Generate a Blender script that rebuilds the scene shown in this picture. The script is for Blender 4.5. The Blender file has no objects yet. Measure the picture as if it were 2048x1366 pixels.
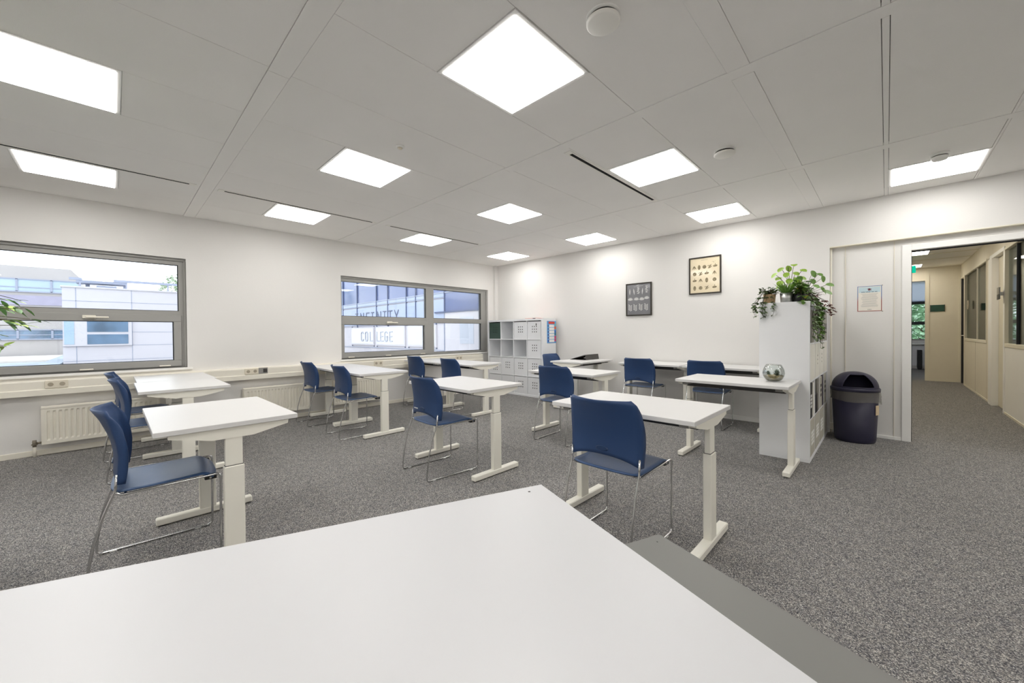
import bpy, bmesh, math, random
from mathutils import Vector, Matrix
random.seed(7)
PI = math.pi
SC = bpy.context.scene
COL = SC.collection
EYE = 1.175

# ------------------------------------------------------------------ materials
def lin(r, g, b):
    f = lambda c: (c/12.92 if c <= .04045 else ((c+.055)/1.055)**2.4)
    return tuple(f(v/255.0) for v in (r, g, b)) + (1.0,)

def mat(name, rgb, rough=.5, metal=0.0, spec=.5, var=0.0, vscale=6.0, bump=0.0, bscale=200.0, coat=0.0, trans=0.0, alpha=1.0, sub=None):
    m = bpy.data.materials.new(name); m.use_nodes = True
    nt = m.node_tree; b = nt.nodes['Principled BSDF']
    c = lin(*rgb)
    b.inputs['Base Color'].default_value = c
    b.inputs['Roughness'].default_value = rough
    b.inputs['Metallic'].default_value = metal
    b.inputs['Specular IOR Level'].default_value = spec
    b.inputs['Coat Weight'].default_value = coat
    b.inputs['Coat Roughness'].default_value = .05
    b.inputs['Transmission Weight'].default_value = trans
    b.inputs['Alpha'].default_value = alpha
    tc = nt.nodes.new('ShaderNodeTexCoord')
    if var > 0:
        n = nt.nodes.new('ShaderNodeTexNoise'); n.inputs['Scale'].default_value = vscale; n.inputs['Detail'].default_value = 3
        nt.links.new(tc.outputs['Object'], n.inputs['Vector'])
        r = nt.nodes.new('ShaderNodeValToRGB')
        r.color_ramp.elements[0].position = .3; r.color_ramp.elements[1].position = .7
        r.color_ramp.elements[0].color = tuple(v*(1-var) for v in c[:3])+(1,)
        r.color_ramp.elements[1].color = tuple(min(1, v*(1+var)) for v in c[:3])+(1,)
        nt.links.new(n.outputs['Fac'], r.inputs['Fac']); nt.links.new(r.outputs['Color'], b.inputs['Base Color'])
    if bump > 0:
        n2 = nt.nodes.new('ShaderNodeTexNoise'); n2.inputs['Scale'].default_value = bscale; n2.inputs['Detail'].default_value = 2
        nt.links.new(tc.outputs['Object'], n2.inputs['Vector'])
        bp = nt.nodes.new('ShaderNodeBump'); bp.inputs['Strength'].default_value = bump; bp.inputs['Distance'].default_value = .002
        nt.links.new(n2.outputs['Fac'], bp.inputs['Height']); nt.links.new(bp.outputs['Normal'], b.inputs['Normal'])
    return m

def emis(name, rgb, strength):
    m = bpy.data.materials.new(name); m.use_nodes = True
    nt = m.node_tree; nt.nodes.clear()
    o = nt.nodes.new('ShaderNodeOutputMaterial'); e = nt.nodes.new('ShaderNodeEmission')
    e.inputs['Color'].default_value = lin(*rgb); e.inputs['Strength'].default_value = strength
    nt.links.new(e.outputs[0], o.inputs[0]); return m

def glass(name, tint=(245, 250, 250), refl=1.0):
    m = bpy.data.materials.new(name); m.use_nodes = True
    nt = m.node_tree; nt.nodes.clear()
    o = nt.nodes.new('ShaderNodeOutputMaterial'); t = nt.nodes.new('ShaderNodeBsdfTransparent'); g = nt.nodes.new('ShaderNodeBsdfGlossy')
    g.inputs['Roughness'].default_value = 0.0
    t.inputs['Color'].default_value = lin(*tint)
    f = nt.nodes.new('ShaderNodeFresnel'); f.inputs['IOR'].default_value = 1.5
    mu = nt.nodes.new('ShaderNodeMath'); mu.operation = 'MULTIPLY'; mu.inputs[1].default_value = refl
    nt.links.new(f.outputs[0], mu.inputs[0])
    mx = nt.nodes.new('ShaderNodeMixShader')
    nt.links.new(mu.outputs[0], mx.inputs[0]); nt.links.new(t.outputs[0], mx.inputs[1]); nt.links.new(g.outputs[0], mx.inputs[2])
    nt.links.new(mx.outputs[0], o.inputs[0]); return m

def carpet_mat():
    m = bpy.data.materials.new('speckled_carpet'); m.use_nodes = True
    nt = m.node_tree; b = nt.nodes['Principled BSDF']; b.inputs['Roughness'].default_value = .95; b.inputs['Specular IOR Level'].default_value = .1
    tc = nt.nodes.new('ShaderNodeTexCoord')
    v = nt.nodes.new('ShaderNodeTexVoronoi'); v.inputs['Scale'].default_value = 320
    nt.links.new(tc.outputs['Object'], v.inputs['Vector'])
    sep = nt.nodes.new('ShaderNodeSeparateColor'); nt.links.new(v.outputs['Color'], sep.inputs[0])
    r = nt.nodes.new('ShaderNodeValToRGB'); cr = r.color_ramp
    cr.elements[0].position = 0.0; cr.elements[0].color = lin(66, 67, 71)
    cr.elements[1].position = 1.0; cr.elements[1].color = lin(222, 220, 216)
    for p, c in ((.25, (100, 101, 105)), (.5, (130, 129, 129)), (.72, (156, 152, 147)), (.88, (188, 185, 180))):
        e = cr.elements.new(p); e.color = lin(*c)
    nt.links.new(sep.outputs[0], r.inputs['Fac'])
    n = nt.nodes.new('ShaderNodeTexNoise'); n.inputs['Scale'].default_value = 22; n.inputs['Detail'].default_value = 5
    nt.links.new(tc.outputs['Object'], n.inputs['Vector'])
    r2 = nt.nodes.new('ShaderNodeValToRGB')
    r2.color_ramp.elements[0].position = .3; r2.color_ramp.elements[0].color = (.82, .82, .84, 1)
    r2.color_ramp.elements[1].position = .7; r2.color_ramp.elements[1].color = (1.0, .98, .95, 1)
    nt.links.new(n.outputs['Fac'], r2.inputs['Fac'])
    mx = nt.nodes.new('ShaderNodeMix'); mx.data_type = 'RGBA'; mx.blend_type = 'MULTIPLY'; mx.inputs[0].default_value = 1
    nt.links.new(r.outputs['Color'], mx.inputs[6]); nt.links.new(r2.outputs['Color'], mx.inputs[7])
    nt.links.new(mx.outputs[2], b.inputs['Base Color'])
    bp = nt.nodes.new('ShaderNodeBump'); bp.inputs['Strength'].default_value = .5; bp.inputs['Distance'].default_value = .004
    nt.links.new(v.outputs['Distance'], bp.inputs['Height']); nt.links.new(bp.outputs['Normal'], b.inputs['Normal'])
    return m

M = {}
M['wall'] = mat('white_wall_paint', (228, 226, 223), .85, var=.012, vscale=1.5, bump=.25, bscale=90)
M['ceil'] = mat('ceiling_tile', (246, 244, 241), .9, var=.012, vscale=2.0, bump=.3, bscale=300)
M['band'] = mat('ceiling_band', (244, 242, 236), .7, var=.01)
M['plenum'] = mat('dark_void', (40, 38, 36), .9, var=.02)
M['carpet'] = carpet_mat()
M['desk'] = mat('white_laminate', (222, 221, 220), .38, spec=.35, var=.006, vscale=3)
M['table'] = mat('white_table_laminate', (205, 205, 207), .38, spec=.35, var=.006, vscale=3)
M['white'] = mat('white_board', (240, 239, 236), .5, var=.008)
M['boxwhite'] = mat('white_fibreboard', (235, 236, 238), .6, var=.01)
M['powder'] = mat('cream_powder_coat', (240, 237, 226), .45, var=.01)
M['cream'] = mat('cream_lacquer', (236, 231, 218), .45, var=.012)
M['blue'] = mat('blue_polypropylene', (40, 67, 110), .4, spec=.45, var=.03, vscale=3, bump=.15, bscale=900)
M['blue2'] = mat('blue_seat_sheen', (56, 84, 126), .33, spec=.5, var=.03, vscale=3, bump=.15, bscale=900)  # lighter copy of the chair blue, daylight sheen put into its colour
M['mark'] = mat('moulded_mark', (36, 60, 98), .35, var=.02)
M['chrome'] = mat('chrome', (205, 205, 205), .14, metal=1.0, var=.01)
M['clear'] = mat('clear_glide_plastic', (225, 225, 222), .3, var=.02)
M['darkgrey'] = mat('dark_grey_steel', (62, 60, 58), .5, var=.03)
M['grey'] = mat('grey_steel', (150, 148, 144), .45, var=.02)
M['bench'] = mat('grey_laminate', (126, 125, 122), .5, spec=.4, var=.012, vscale=4)
M['frame'] = mat('grey_aluminium_frame', (158, 157, 153), .45, var=.015)
M['gasket'] = mat('black_gasket', (28, 30, 36), .6, var=.02)
M['pane'] = glass('clear_window_glass', (246, 250, 252))
M['partglass'] = glass('partition_glass', (226, 232, 232), .55)
M['bowlglass'] = glass('bowl_glass', (251, 253, 252), .6)
M['black'] = mat('black_plastic', (24, 24, 25), .45, var=.03)
M['slot'] = mat('black_slot', (14, 13, 12), .9, var=.02)
M['light'] = emis('lamp_diffuser', (255, 253, 249), 12.4)
M['corlight'] = emis('corridor_diffuser', (255, 247, 232), 12.0)
M['exit'] = emis('exit_green', (20, 205, 165), 1.0)
M['socket'] = mat('ivory_socket', (226, 218, 200), .4, var=.01)
M['hole'] = mat('socket_hole', (168, 158, 140), .6, var=.02)
M['steel'] = mat('brushed_steel', (214, 214, 212), .38, metal=1.0, var=.02)
M['brass'] = mat('valve_metal', (150, 142, 128), .4, metal=.8, var=.03)
M['green_box'] = mat('dark_green_board', (50, 74, 62), .6, var=.03)
M['navy'] = mat('navy_bin_plastic', (42, 40, 62), .4, spec=.45, var=.03, bump=.1, bscale=600)
M['navyin'] = mat('bin_inside_shade', (10, 9, 24), .8, spec=.15, var=.03)
M['bag'] = mat('clear_bin_bag', (140, 136, 128), .16, alpha=.42, var=.10, vscale=14, bump=1.0, bscale=55)
M['corwall'] = mat('corridor_panel', (226, 219, 202), .7, var=.012)
M['cortrim'] = mat('corridor_trim', (226, 220, 202), .55, var=.01)

# ------------------------------------------------------------------ mesh helpers
def new(): return bmesh.new()

def add_box(bm, lo, hi, bev=0.0, seg=1, R=None):
    lo = Vector(lo); hi = Vector(hi); c = (lo+hi)/2; s = hi-lo
    mtx = Matrix.Translation(c) @ Matrix.Diagonal((abs(s.x), abs(s.y), abs(s.z), 1))
    if R is not None: mtx = R @ mtx
    r = bmesh.ops.create_cube(bm, size=1.0, matrix=mtx)
    if bev > 0:
        es = list({e for v in r['verts'] for e in v.link_edges})
        bmesh.ops.bevel(bm, geom=es, offset=bev, segments=seg, affect='EDGES', profile=.5)

def add_prism(bm, pts, axis, a, b):
    """polygon pts (2D) extruded along axis between a and b. axis x: pts=(y,z); y: (x,z); z: (x,y)"""
    def P(p, t):
        return {'x': (t, p[0], p[1]), 'y': (p[0], t, p[1]), 'z': (p[0], p[1], t)}[axis]
    A = [bm.verts.new(P(p, a)) for p in pts]; B = [bm.verts.new(P(p, b)) for p in pts]
    n = len(pts); fs = [bm.faces.new(A), bm.faces.new(B[::-1])]
    for i in range(n): fs.append(bm.faces.new((A[i], B[i], B[(i+1) % n], A[(i+1) % n])))
    bmesh.ops.recalc_face_normals(bm, faces=fs)

def fillet(path, r, n=4):
    out = [Vector(path[0])]
    for i in range(1, len(path)-1):
        p0, p, p1 = Vector(path[i-1]), Vector(path[i]), Vector(path[i+1])
        d0 = (p0-p); d1 = (p1-p); rr = min(r, d0.length*.45, d1.length*.45)
        a = p+d0.normalized()*rr; b = p+d1.normalized()*rr
        for k in range(n+1):
            t = k/n; out.append(a*(1-t)**2 + p*2*t*(1-t) + b*t*t)
    out.append(Vector(path[-1])); return out

def add_tube(bm, path, r, seg=8, r_end=None):
    path = [Vector(p) for p in path]; n = len(path); rings = []
    up = None
    for i, p in enumerate(path):
        t = (path[min(i+1, n-1)]-path[max(i-1, 0)]).normalized()
        if up is None:
            up = Vector((0, 0, 1)) if abs(t.z) < .9 else Vector((1, 0, 0))
        s = t.cross(up).normalized(); up = s.cross(t).normalized()
        rad = r if r_end is None else r+(r_end-r)*i/(n-1)
        rings.append([bm.verts.new(p+(s*math.cos(2*PI*k/seg)+up*math.sin(2*PI*k/seg))*rad) for k in range(seg)])
    for i in range(n-1):
        for k in range(seg):
            f = bm.faces.new((rings[i][k], rings[i][(k+1) % seg], rings[i+1][(k+1) % seg], rings[i+1][k])); f.smooth = True
    bm.faces.new(rings[0][::-1]); bm.faces.new(rings[-1])

def add_lathe(bm, prof, seg=32, c=(0, 0, 0), sx=1, sy=1, a0=0, a1=2*PI, smooth=True):
    rings = []; full = abs(a1-a0-2*PI) < 1e-6
    m = seg if full else seg+1
    for r, z in prof:
        rings.append([bm.verts.new((c[0]+sx*r*math.cos(a0+(a1-a0)*k/seg), c[1]+sy*r*math.sin(a0+(a1-a0)*k/seg), c[2]+z)) for k in range(m)])
    for i in range(len(prof)-1):
        for k in range(seg):
            k2 = (k+1) % m
            f = bm.faces.new((rings[i][k], rings[i][k2], rings[i+1][k2], rings[i+1][k])); f.smooth = smooth
    if full:
        if prof[0][0] > 1e-5: bm.faces.new(rings[0][::-1])
        if prof[-1][0] > 1e-5: bm.faces.new(rings[-1])
    bmesh.ops.remove_doubles(bm, verts=bm.verts, dist=1e-6)

def add_leaf(bm, base, d, up, L, W, bend=.15, round_=False):
    d = Vector(d).normalized(); up = Vector(up); s = d.cross(up)
    if s.length < 1e-4: s = d.cross(Vector((1, 0, .3)))
    s.normalize(); n = s.cross(d).normalized()
    prof = [(0, 0.0), (.18, .62), (.45, 1.0), (.75, .68), (1.0, 0.0)] if not round_ else [(0, .0), (.12, .62), (.35, .95), (.55, 1.0), (.82, .72), (1.0, 0.0)]
    base = Vector(base); c = []; l = []; r = []
    for t, w in prof:
        p = base+d*(L*t)+n*(-bend*L*t*t)
        c.append(bm.verts.new(p)); l.append(bm.verts.new(p+s*w*W/2+n*w*W*.08)); r.append(bm.verts.new(p-s*w*W/2+n*w*W*.08))
    for i in range(len(prof)-1):
        for q in ((c, l), (r, c)):
            vs = [q[0][i], q[0][i+1], q[1][i+1], q[1][i]]
            f = bm.faces.new(vs); f.smooth = True
    
def obj(name, bm, m, parent=None, mods=None):
    me = bpy.data.meshes.new(name); bm.to_mesh(me); bm.free()
    for mm in (m if isinstance(m, (list, tuple)) else [m]): me.materials.append(mm)
    o = bpy.data.objects.new(name, me); COL.objects.link(o)
    if parent is not None: o.parent = parent
    return o

def thing(name, label, cat, loc=(0, 0, 0), rz=0.0, group=None):
    o = bpy.data.objects.new(name, None); COL.objects.link(o); o.empty_display_size = .1
    o.location = loc; o.rotation_euler = (0, 0, rz); o['label'] = label; o['category'] = cat
    if group: o['group'] = group
    return o

def tag(o, label, cat, group=None, kind=None):
    o['label'] = label; o['category'] = cat
    if group: o['group'] = group
    if kind: o['kind'] = kind
    return o

def struct(name, bm, m, parent=None):
    o = obj(name, bm, m, parent)
    if parent is None: o['kind'] = 'structure'
    return o

def struct_empty(name, loc=(0, 0, 0)):
    o = bpy.data.objects.new(name, None); COL.objects.link(o); o.location = loc; o['kind'] = 'structure'; return o

def dup(root, loc, rz, label, group=None):
    r = root.copy(); COL.objects.link(r); r.location = loc; r.rotation_euler = (0, 0, rz); r['label'] = label
    if group: r['group'] = group
    for ch in list(root.children):
        c = ch.copy(); COL.objects.link(c); c.parent = r
        for g in list(ch.children):
            d = g.copy(); COL.objects.link(d); d.parent = c
    return r

def box_obj(name, lo, hi, m, parent=None, bev=0.0):
    bm = new(); add_box(bm, lo, hi, bev); return obj(name, bm, m, parent)

# ------------------------------------------------------------------ camera
f_px, yaw, pit, roll = 773.084, .7698040, -.0106850, -.0081852
cam_d = bpy.data.cameras.new('camera'); cam = bpy.data.objects.new('camera', cam_d); COL.objects.link(cam)
cam_d.sensor_width = 36.0; cam_d.lens = f_px/2048*36; cam_d.shift_y = -(683-674.86)/2048; cam_d.clip_start = .02; cam_d.clip_end = 300
fw = Vector((-math.sin(yaw)*math.cos(pit), math.cos(yaw)*math.cos(pit), math.sin(pit)))
rt = Vector((math.cos(yaw), math.sin(yaw), 0)); up = rt.cross(fw)
rt2 = rt*math.cos(roll)+up*math.sin(roll); up2 = up*math.cos(roll)-rt*math.sin(roll)
cam.matrix_world = Matrix(((rt2.x, up2.x, -fw.x, 0), (rt2.y, up2.y, -fw.y, 0), (rt2.z, up2.z, -fw.z, EYE), (0, 0, 0, 1)))
SC.camera = cam

# ------------------------------------------------------------------ room shell
WX, BY, RX, FY, H = -6.05, 5.76, 3.3, -3.2, 2.614
W1 = (-2.43, .62, .80, 2.10)     # window_1: y0 y1 z0 z1
W2 = (2.455, 5.52, .79, 2.09)

bm = new(); add_box(bm, (WX-.3, FY-.2, -.12), (4.3, 17.15, 0)); struct('floor', bm, M['carpet'])

bm = new(); t0, t1 = WX-.28, WX
for (y0, y1, z0, z1) in ((FY, W1[0], 0, H+.1), (W1[0], W1[1], 0, W1[2]), (W1[0], W1[1], W1[3], H+.1), (W1[1], W2[0], 0, H+.1),
                         (W2[0], W2[1], 0, W2[2]), (W2[0], W2[1], W2[3], H+.1), (W2[1], BY+.16, 0, H+.1)):
    add_box(bm, (t0, y0, z0), (t1, y1, z1))
struct('wall_left', bm, M['wall'])

OX0, OX1, OZ = .185, 1.12, 2.005
bm = new()
add_box(bm, (WX, BY, 0), (-.473, BY+.16, H+.1))
add_box(bm, (-.473, BY, 2.137), (RX, BY+.16, H+.1))
add_box(bm, (-.473, BY+.055, 0), (.115, BY+.16, 2.137))
add_box(bm, (.115, BY+.055, OZ+.06), (OX1+.06, BY+.16, 2.137))
add_box(bm, (OX1+.06, BY+.055, 0), (RX, BY+.16, 2.137))
struct('wall_back', bm, M['wall'])
bm = new(); add_box(bm, (RX, FY-.1, 0), (RX+.12, BY+.16, H+.1)); struct('wall_right', bm, M['wall'])
bm = new(); add_box(bm, (WX-.28, FY-.12, 0), (RX+.12, FY, H+.1)); struct('wall_front', bm, M['wall'])

# door frame of the opening
bm = new()
add_box(bm, (.115, BY+.035, 0), (OX0, BY+.175, OZ+.06), .003)
add_box(bm, (OX1, BY+.035, 0), (OX1+.06, BY+.175, OZ+.06), .003)
add_box(bm, (OX0, BY+.035, OZ), (OX1, BY+.175, OZ+.06), .003)
struct('trim_1', bm, M['white'])
bm = new()
add_box(bm, (OX0-.004, BY+.10, 0), (OX0+.006, BY+.12, OZ)); add_box(bm, (OX0, BY+.10, OZ-.012), (OX1, BY+.12, OZ+.002))
struct('trim_2', bm, M['gasket'])
# ledge above the recessed partition
bm = new(); add_box(bm, (-.473, BY-.004, 2.125), (RX, BY+.06, 2.139), .003); struct('trim_3', bm, M['cortrim'])
bm = new(); add_box(bm, (-.34, BY+.045, .035), (-.336, BY+.057, 2.12)); add_box(bm, (.055, BY+.045, .035), (.059, BY+.057, 2.12)); struct('trim_4', bm, M['cortrim'])
bm = new(); add_box(bm, (WX, 5.68, 0), (WX+.055, BY, H)); struct('trim_5', bm, M['wall'])

# baseboards
bm = new(); add_box(bm, (WX, FY, 0), (WX+.013, 5.68, .055), .003); struct('baseboard_left', bm, M['cream'])
bm = new(); add_box(bm, (WX+.055, BY-.013, 0), (-.473, BY, .06), .003); add_box(bm, (-.473, BY+.043, 0), (.115, BY+.055, .035), .003)
struct('baseboard_back', bm, M['white'])

# ------------------------------------------------------------------ ceiling
LX = (-5.07, -3.275, -1.48, .305, 2.09); LY = (-2.04, -.245, 1.555, 3.353, 5.145)
seams = [-6.05, -5.97, -5.37, -4.77, -4.175, -3.575, -2.98, -2.38, -1.78, -1.18, -.64]
cells = list(zip(seams[:-1], seams[1:])) + [(-.53, -.02), (.01, .595), (.61, 1.19), (1.19, 1.78), (1.79, 2.39), (2.39, 2.985), (2.985, RX)]
bays = [(FY, -2.99), (-2.89, -1.2), (-1.09, .602), (.708, 2.397), (2.485, 4.185), (4.275, BY)]
lights = [(x, y) for x in LX for y in LY]
for q in ((.305, 3.353), (.305, 1.555)): lights.remove(q)
unseen = {-5.07: 'window wall', -3.275: 'second column from the windows', -1.48: 'column over the white table', .305: 'corridor side column', 2.09: 'far right column'}
bm = new(); g = .0012
def plank(x0, x1, y0, y1):
    if y1-y0 > .02: add_box(bm, (x0+g, y0+g, H), (x1-g, y1-g, H+.02), .0015)
for (x0, x1) in cells:
    for (y0, y1) in bays:
        hit = [l for l in lights if x0 < l[0] < x1 and y0 < l[1] < y1]
        if hit:
            lx, ly = hit[0]
            plank(x0, x1, y0, ly-.2975); plank(x0, x1, ly+.2975, y1)
        else: plank(x0, x1, y0, y1)
for (y0, y1) in ((-2.99, -2.89), (-1.2, -1.09), (.602, .708), (2.397, 2.485), (4.185, 4.275)):
    add_box(bm, (WX, y0+.001, H-.003), (-2.41, y1-.001, H+.02), .0015)
    add_box(bm, (-2.408, y0+.001, H-.003), (RX, y1-.001, H+.02), .0015)
for (y0, y1) in bays:
    add_box(bm, (-.64, y0+.001, H-.003), (-.53, y1-.001, H+.02), .0015)
    add_box(bm, (-.0185, y0+.001, H-.002), (.0085, y1-.001, H+.02)); add_box(bm, (.5962, y0+.001, H-.002), (.6088, y1-.001, H+.02))
ceil = struct('ceiling', bm, M['ceil'])
bm = new(); add_box(bm, (WX-.28, FY-.12, H+.08), (RX+.12, BY+.16, H+.16)); struct('ceiling_slab', bm, M['plenum'])

# ceiling lights
bm = new()
for (lo, hi) in (((-.2965, -.2965, -.004), (.2965, -.274, .02)), ((-.2965, .274, -.004), (.2965, .2965, .02)),
                 ((-.2965, -.274, -.004), (-.274, .274, .02)), ((.274, -.274, -.004), (.2965, .274, .02))):
    add_box(bm, lo, hi, .001)
lab = {(-1.48, 1.555): 'largest square light panel, nearest the camera at the top of the picture',
       (-3.275, 1.555): 'square light panel left of centre, beyond the small ceiling sensor',
       (-5.07, 1.555): 'light panel by the window wall, just above the wall between the windows',
       (-3.275, 3.353): 'diamond-shaped looking light panel in the middle of the ceiling, fourth row of planks',
       (-5.07, 3.353): 'light panel in front of the second window, behind a long black slot',
       (-5.07, 5.145): 'smallest light panel, in the far corner above the cube shelf',
       (-1.48, 3.353): 'light panel beside the wide black slot and the farther round vent disc',
       (-1.48, 5.145): 'light panel along the back wall above the cream seed print',
       (-3.275, 5.145): 'light panel along the back wall above the grey leaf print',
       (.305, 5.145): 'light panel with a smoke detector in front, near the corridor opening',
       (-5.07, -.245): 'light panel above the large window at far left, behind a black slot',
       (-3.275, -.245): 'large light panel cut by the left edge of the picture',
       (-1.48, -.245): 'added light panel just behind the camera above the white table',  # this panel and the next are added for illumination, never in view
       (.305, -.245): 'added light panel behind the camera on the corridor side'}
root = None
for (x, y) in lights:
    if (x, y) not in lab: lab[(x, y)] = 'added light panel outside the picture, %s, %s' % (unseen[x], {-2.04: 'rearmost row', -.245: 'row beside the camera', 1.555: 'row ahead of the camera', 3.353: 'row level with the bowl desk', 5.145: 'row along the back wall'}[y])  # panels outside the view are added to brighten the room
    if root is None:
        root = thing('ceiling_light', lab[(x, y)], 'ceiling light', (x, y, H), 0, 'square recessed ceiling lights')
        obj('frame', bm, M['white'], root)
        b2 = new(); add_box(b2, (-.274, -.274, -.008), (.274, .274, .012)); obj('diffuser', b2, M['light'], root)
    else: dup(root, (x, y, H), 0, lab[(x, y)])

# slot diffusers
def slot(x, y0, y1, label):
    t = thing('slot_diffuser', label, 'air vent', (x, (y0+y1)/2, H), 0, 'linear slot air diffusers')
    h = (y1-y0)/2
    b = new(); add_box(b, (-.034, -h, -.004), (-.016, h, .01)); add_box(b, (.014, -h, -.004), (.030, h, .01))
    add_box(b, (-.016, -h, -.004), (.014, -h+.05, .01)); add_box(b, (-.016, h-.05, -.004), (.014, h, .01)); obj('frame', b, M['band'], t)
    b = new(); add_box(b, (-.0155, -h+.05, -.0025), (.0135, h-.05, .006)); obj('slot', b, M['slot'], t)
slot(-4.735, -1.06, .57, 'long black air slot above the large left window')
slot(-4.735, .74, 2.38, 'black air slot over the wall between the two windows')
slot(-4.735, 2.53, 4.17, 'black air slot in front of the second window, short looking')
slot(-1.825, 2.53, 4.16, 'widest black air slot, beside the light at right of centre')

def valve(x, y, r, label):
    t = thing('air_valve', label, 'air vent', (x, y, H), 0, 'round ceiling vent discs')
    b = new(); add_lathe(b, [(r*1.02, .004), (r*1.02, -.006), (r*.9, -.008)], 40); obj('rim', b, M['white'], t)
    b = new(); add_lathe(b, [(r*.88, -.006), (r*.88, -.018)], 40); obj('gap', b, M['slot'], t)
    b = new(); add_lathe(b, [(0, -.036), (r*.9, -.036), (r*1.0, -.030), (r*1.0, -.020), (r*.9, -.017), (0, -.017)], 40); obj('disc', b, M['band'], t)
valve(-.93, 1.575, .076, 'round white vent disc near the top of the picture, the larger looking')
valve(-.93, 3.41, .076, 'round white vent disc beside the wide tile band, the farther one')
t = thing('smoke_detector', 'white smoke detector in front of the light by the corridor', 'smoke detector', (.31, 4.72, H))
b = new(); add_lathe(b, [(.055, 0), (.055, -.018), (.048, -.02)], 28); obj('base', b, M['white'], t)
b = new(); add_lathe(b, [(.046, -.02), (.046, -.026)], 28); obj('gap', b, M['slot'], t)
b = new(); add_lathe(b, [(.05, -.026), (.052, -.035), (.042, -.052), (.015, -.056), (0, -.056)], 28); obj('cap', b, M['white'], t)
t = thing('ceiling_sensor', 'tiny round sensor on a tile between light panels', 'sensor', (-2.68, 1.55, H))
b = new(); add_lathe(b, [(.032, 0), (.032, -.006), (.02, -.012)], 24); obj('rim', b, M['white'], t)
b = new(); add_lathe(b, [(.02, -.012), (.012, -.022), (0, -.024)], 20); obj('lens', b, M['socket'], t)

# ------------------------------------------------------------------ windows
def window(name, secs, Wn, rt_, bt_):
    y0, y1, z0, z1 = Wn
    w = struct_empty(name, (0, 0, 0))
    fx0, fx1 = WX-.125, WX-.05
    b = new()
    add_box(b, (fx0, y0, z1-.078), (fx1, y1, z1)); add_box(b, (fx0, y0, z0), (fx1, y1, z0+bt_))
    add_box(b, (fx0, y0, z0+bt_), (fx1, y0+.03, z1-.078)); add_box(b, (fx0, y1-rt_, z0+bt_), (fx1, y1, z1-.078))
    add_box(b, (fx1, y0, z1-.028), (fx1+.018, y1, z1-.004)); add_box(b, (fx1, y1-.022, z0), (fx1+.018, y1-.004, z1-.03))
    obj('frame', b, M['frame'], w)
    for (kind, a0, a1, c0, c1, mull) in secs:
        if mull:
            b = new(); add_box(b, (fx0, mull[0], z0+bt_), (fx1+.006, mull[1], z1-.078)); obj('mullion', b, M['frame'], w)
        b = new(); add_box(b, (fx0, a0, c0), (fx1+.004, a1, c1)); obj('transom', b, M['frame'], w)
    return w
FX = WX-.05
def pane(w, y0, y1, z0, z1):
    b = new(); add_box(b, (FX-.048, y0-.005, z0-.005), (FX-.040, y1+.005, z1+.005)); obj('pane', b, M['pane'], w)
    b = new(); d = .006
    add_box(b, (FX-.034, y0-.004, z0-.004), (FX-.022, y0+d, z1+.004)); add_box(b, (FX-.034, y1-d, z0-.004), (FX-.022, y1+.004, z1+.004))
    add_box(b, (FX-.034, y0, z0-.004), (FX-.022, y1, z0+d)); add_box(b, (FX-.034, y0, z1-d), (FX-.022, y1, z1+.004)); obj('gasket', b, M['gasket'], w)
def sash(w, y0, y1, z0, z1, gy0, gy1, gz0, gz1, hy, hinges):
    s = new(); x0, x1 = FX-.06, FX+.016
    add_box(s, (x0, y0, z0), (x1, y1, gz0), .003); add_box(s, (x0, y0, gz1), (x1, y1, z1), .003)
    add_box(s, (x0, y0, gz0), (x1, gy0, gz1), .003); add_box(s, (x0, gy1, gz0), (x1, y1, gz1), .003)
    so = obj('sash', s, M['frame'], w)
    h = new(); zc = (gz1+z1)/2
    add_box(h, (x1, hy-.055, zc-.017), (x1+.022, hy+.045, zc+.019), .005)
    add_box(h, (x1+.024, hy-.03, zc-.010), (x1+.042, hy+.14, zc+.008), .005)
    add_tube(h, [(x1+.015, hy-.01, zc), (x1+.03, hy-.01, zc)], .009); obj('handle', h, M['cream'], so)
    for hyy in hinges:
        h = new(); add_box(h, (x1, hyy-.05, z0+.004), (x1+.016, hyy+.05, z0+.02), .004); obj('hinge', h, M['cream'], so)
# window 1
w1 = window('window_1', [('s', W1[0]+.03, .56, 1.38, 1.472, (-1.09, -.94))], W1, .068, .03)
pane(w1, -.94, .55, 1.472, 2.022); pane(w1, -2.40, -1.09, 1.472, 2.022); pane(w1, -2.40, -1.09, .83, 1.38)
pane(w1, -.88, .501, .888, 1.345)
sash(w1, -.945, .572, .815, 1.425, -.88, .503, .888, 1.345, -.17, (-.20, .42))
# window 2
w2 = window('window_2', [('s', W2[0]+.03, W2[1]-.15, 1.385, 1.468, (4.022, 4.185))], W2, .153, .042)
pane(w2, 2.485, 4.022, 1.468, 2.014); pane(w2, 4.185, 5.365, 1.468, 2.010); pane(w2, 4.185, 5.365, .833, 1.386)
pane(w2, 2.517, 3.98, .888, 1.334)
sash(w2, 2.462, 4.03, .805, 1.415, 2.517, 3.98, .888, 1.334, 3.28, (2.62, 3.25, 3.93))
bm = new(); add_box(bm, (WX-.12, W1[0]-.02, W1[2]-.028), (WX+.028, W1[1]+.045, W1[2]), .004); struct('trim_6', bm, M['white'])
bm = new(); add_box(bm, (WX-.12, W2[0]-.02, W2[2]-.028), (WX+.028, W2[1]+.03, W2[2]), .004); struct('trim_7', bm, M['white'])

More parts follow.
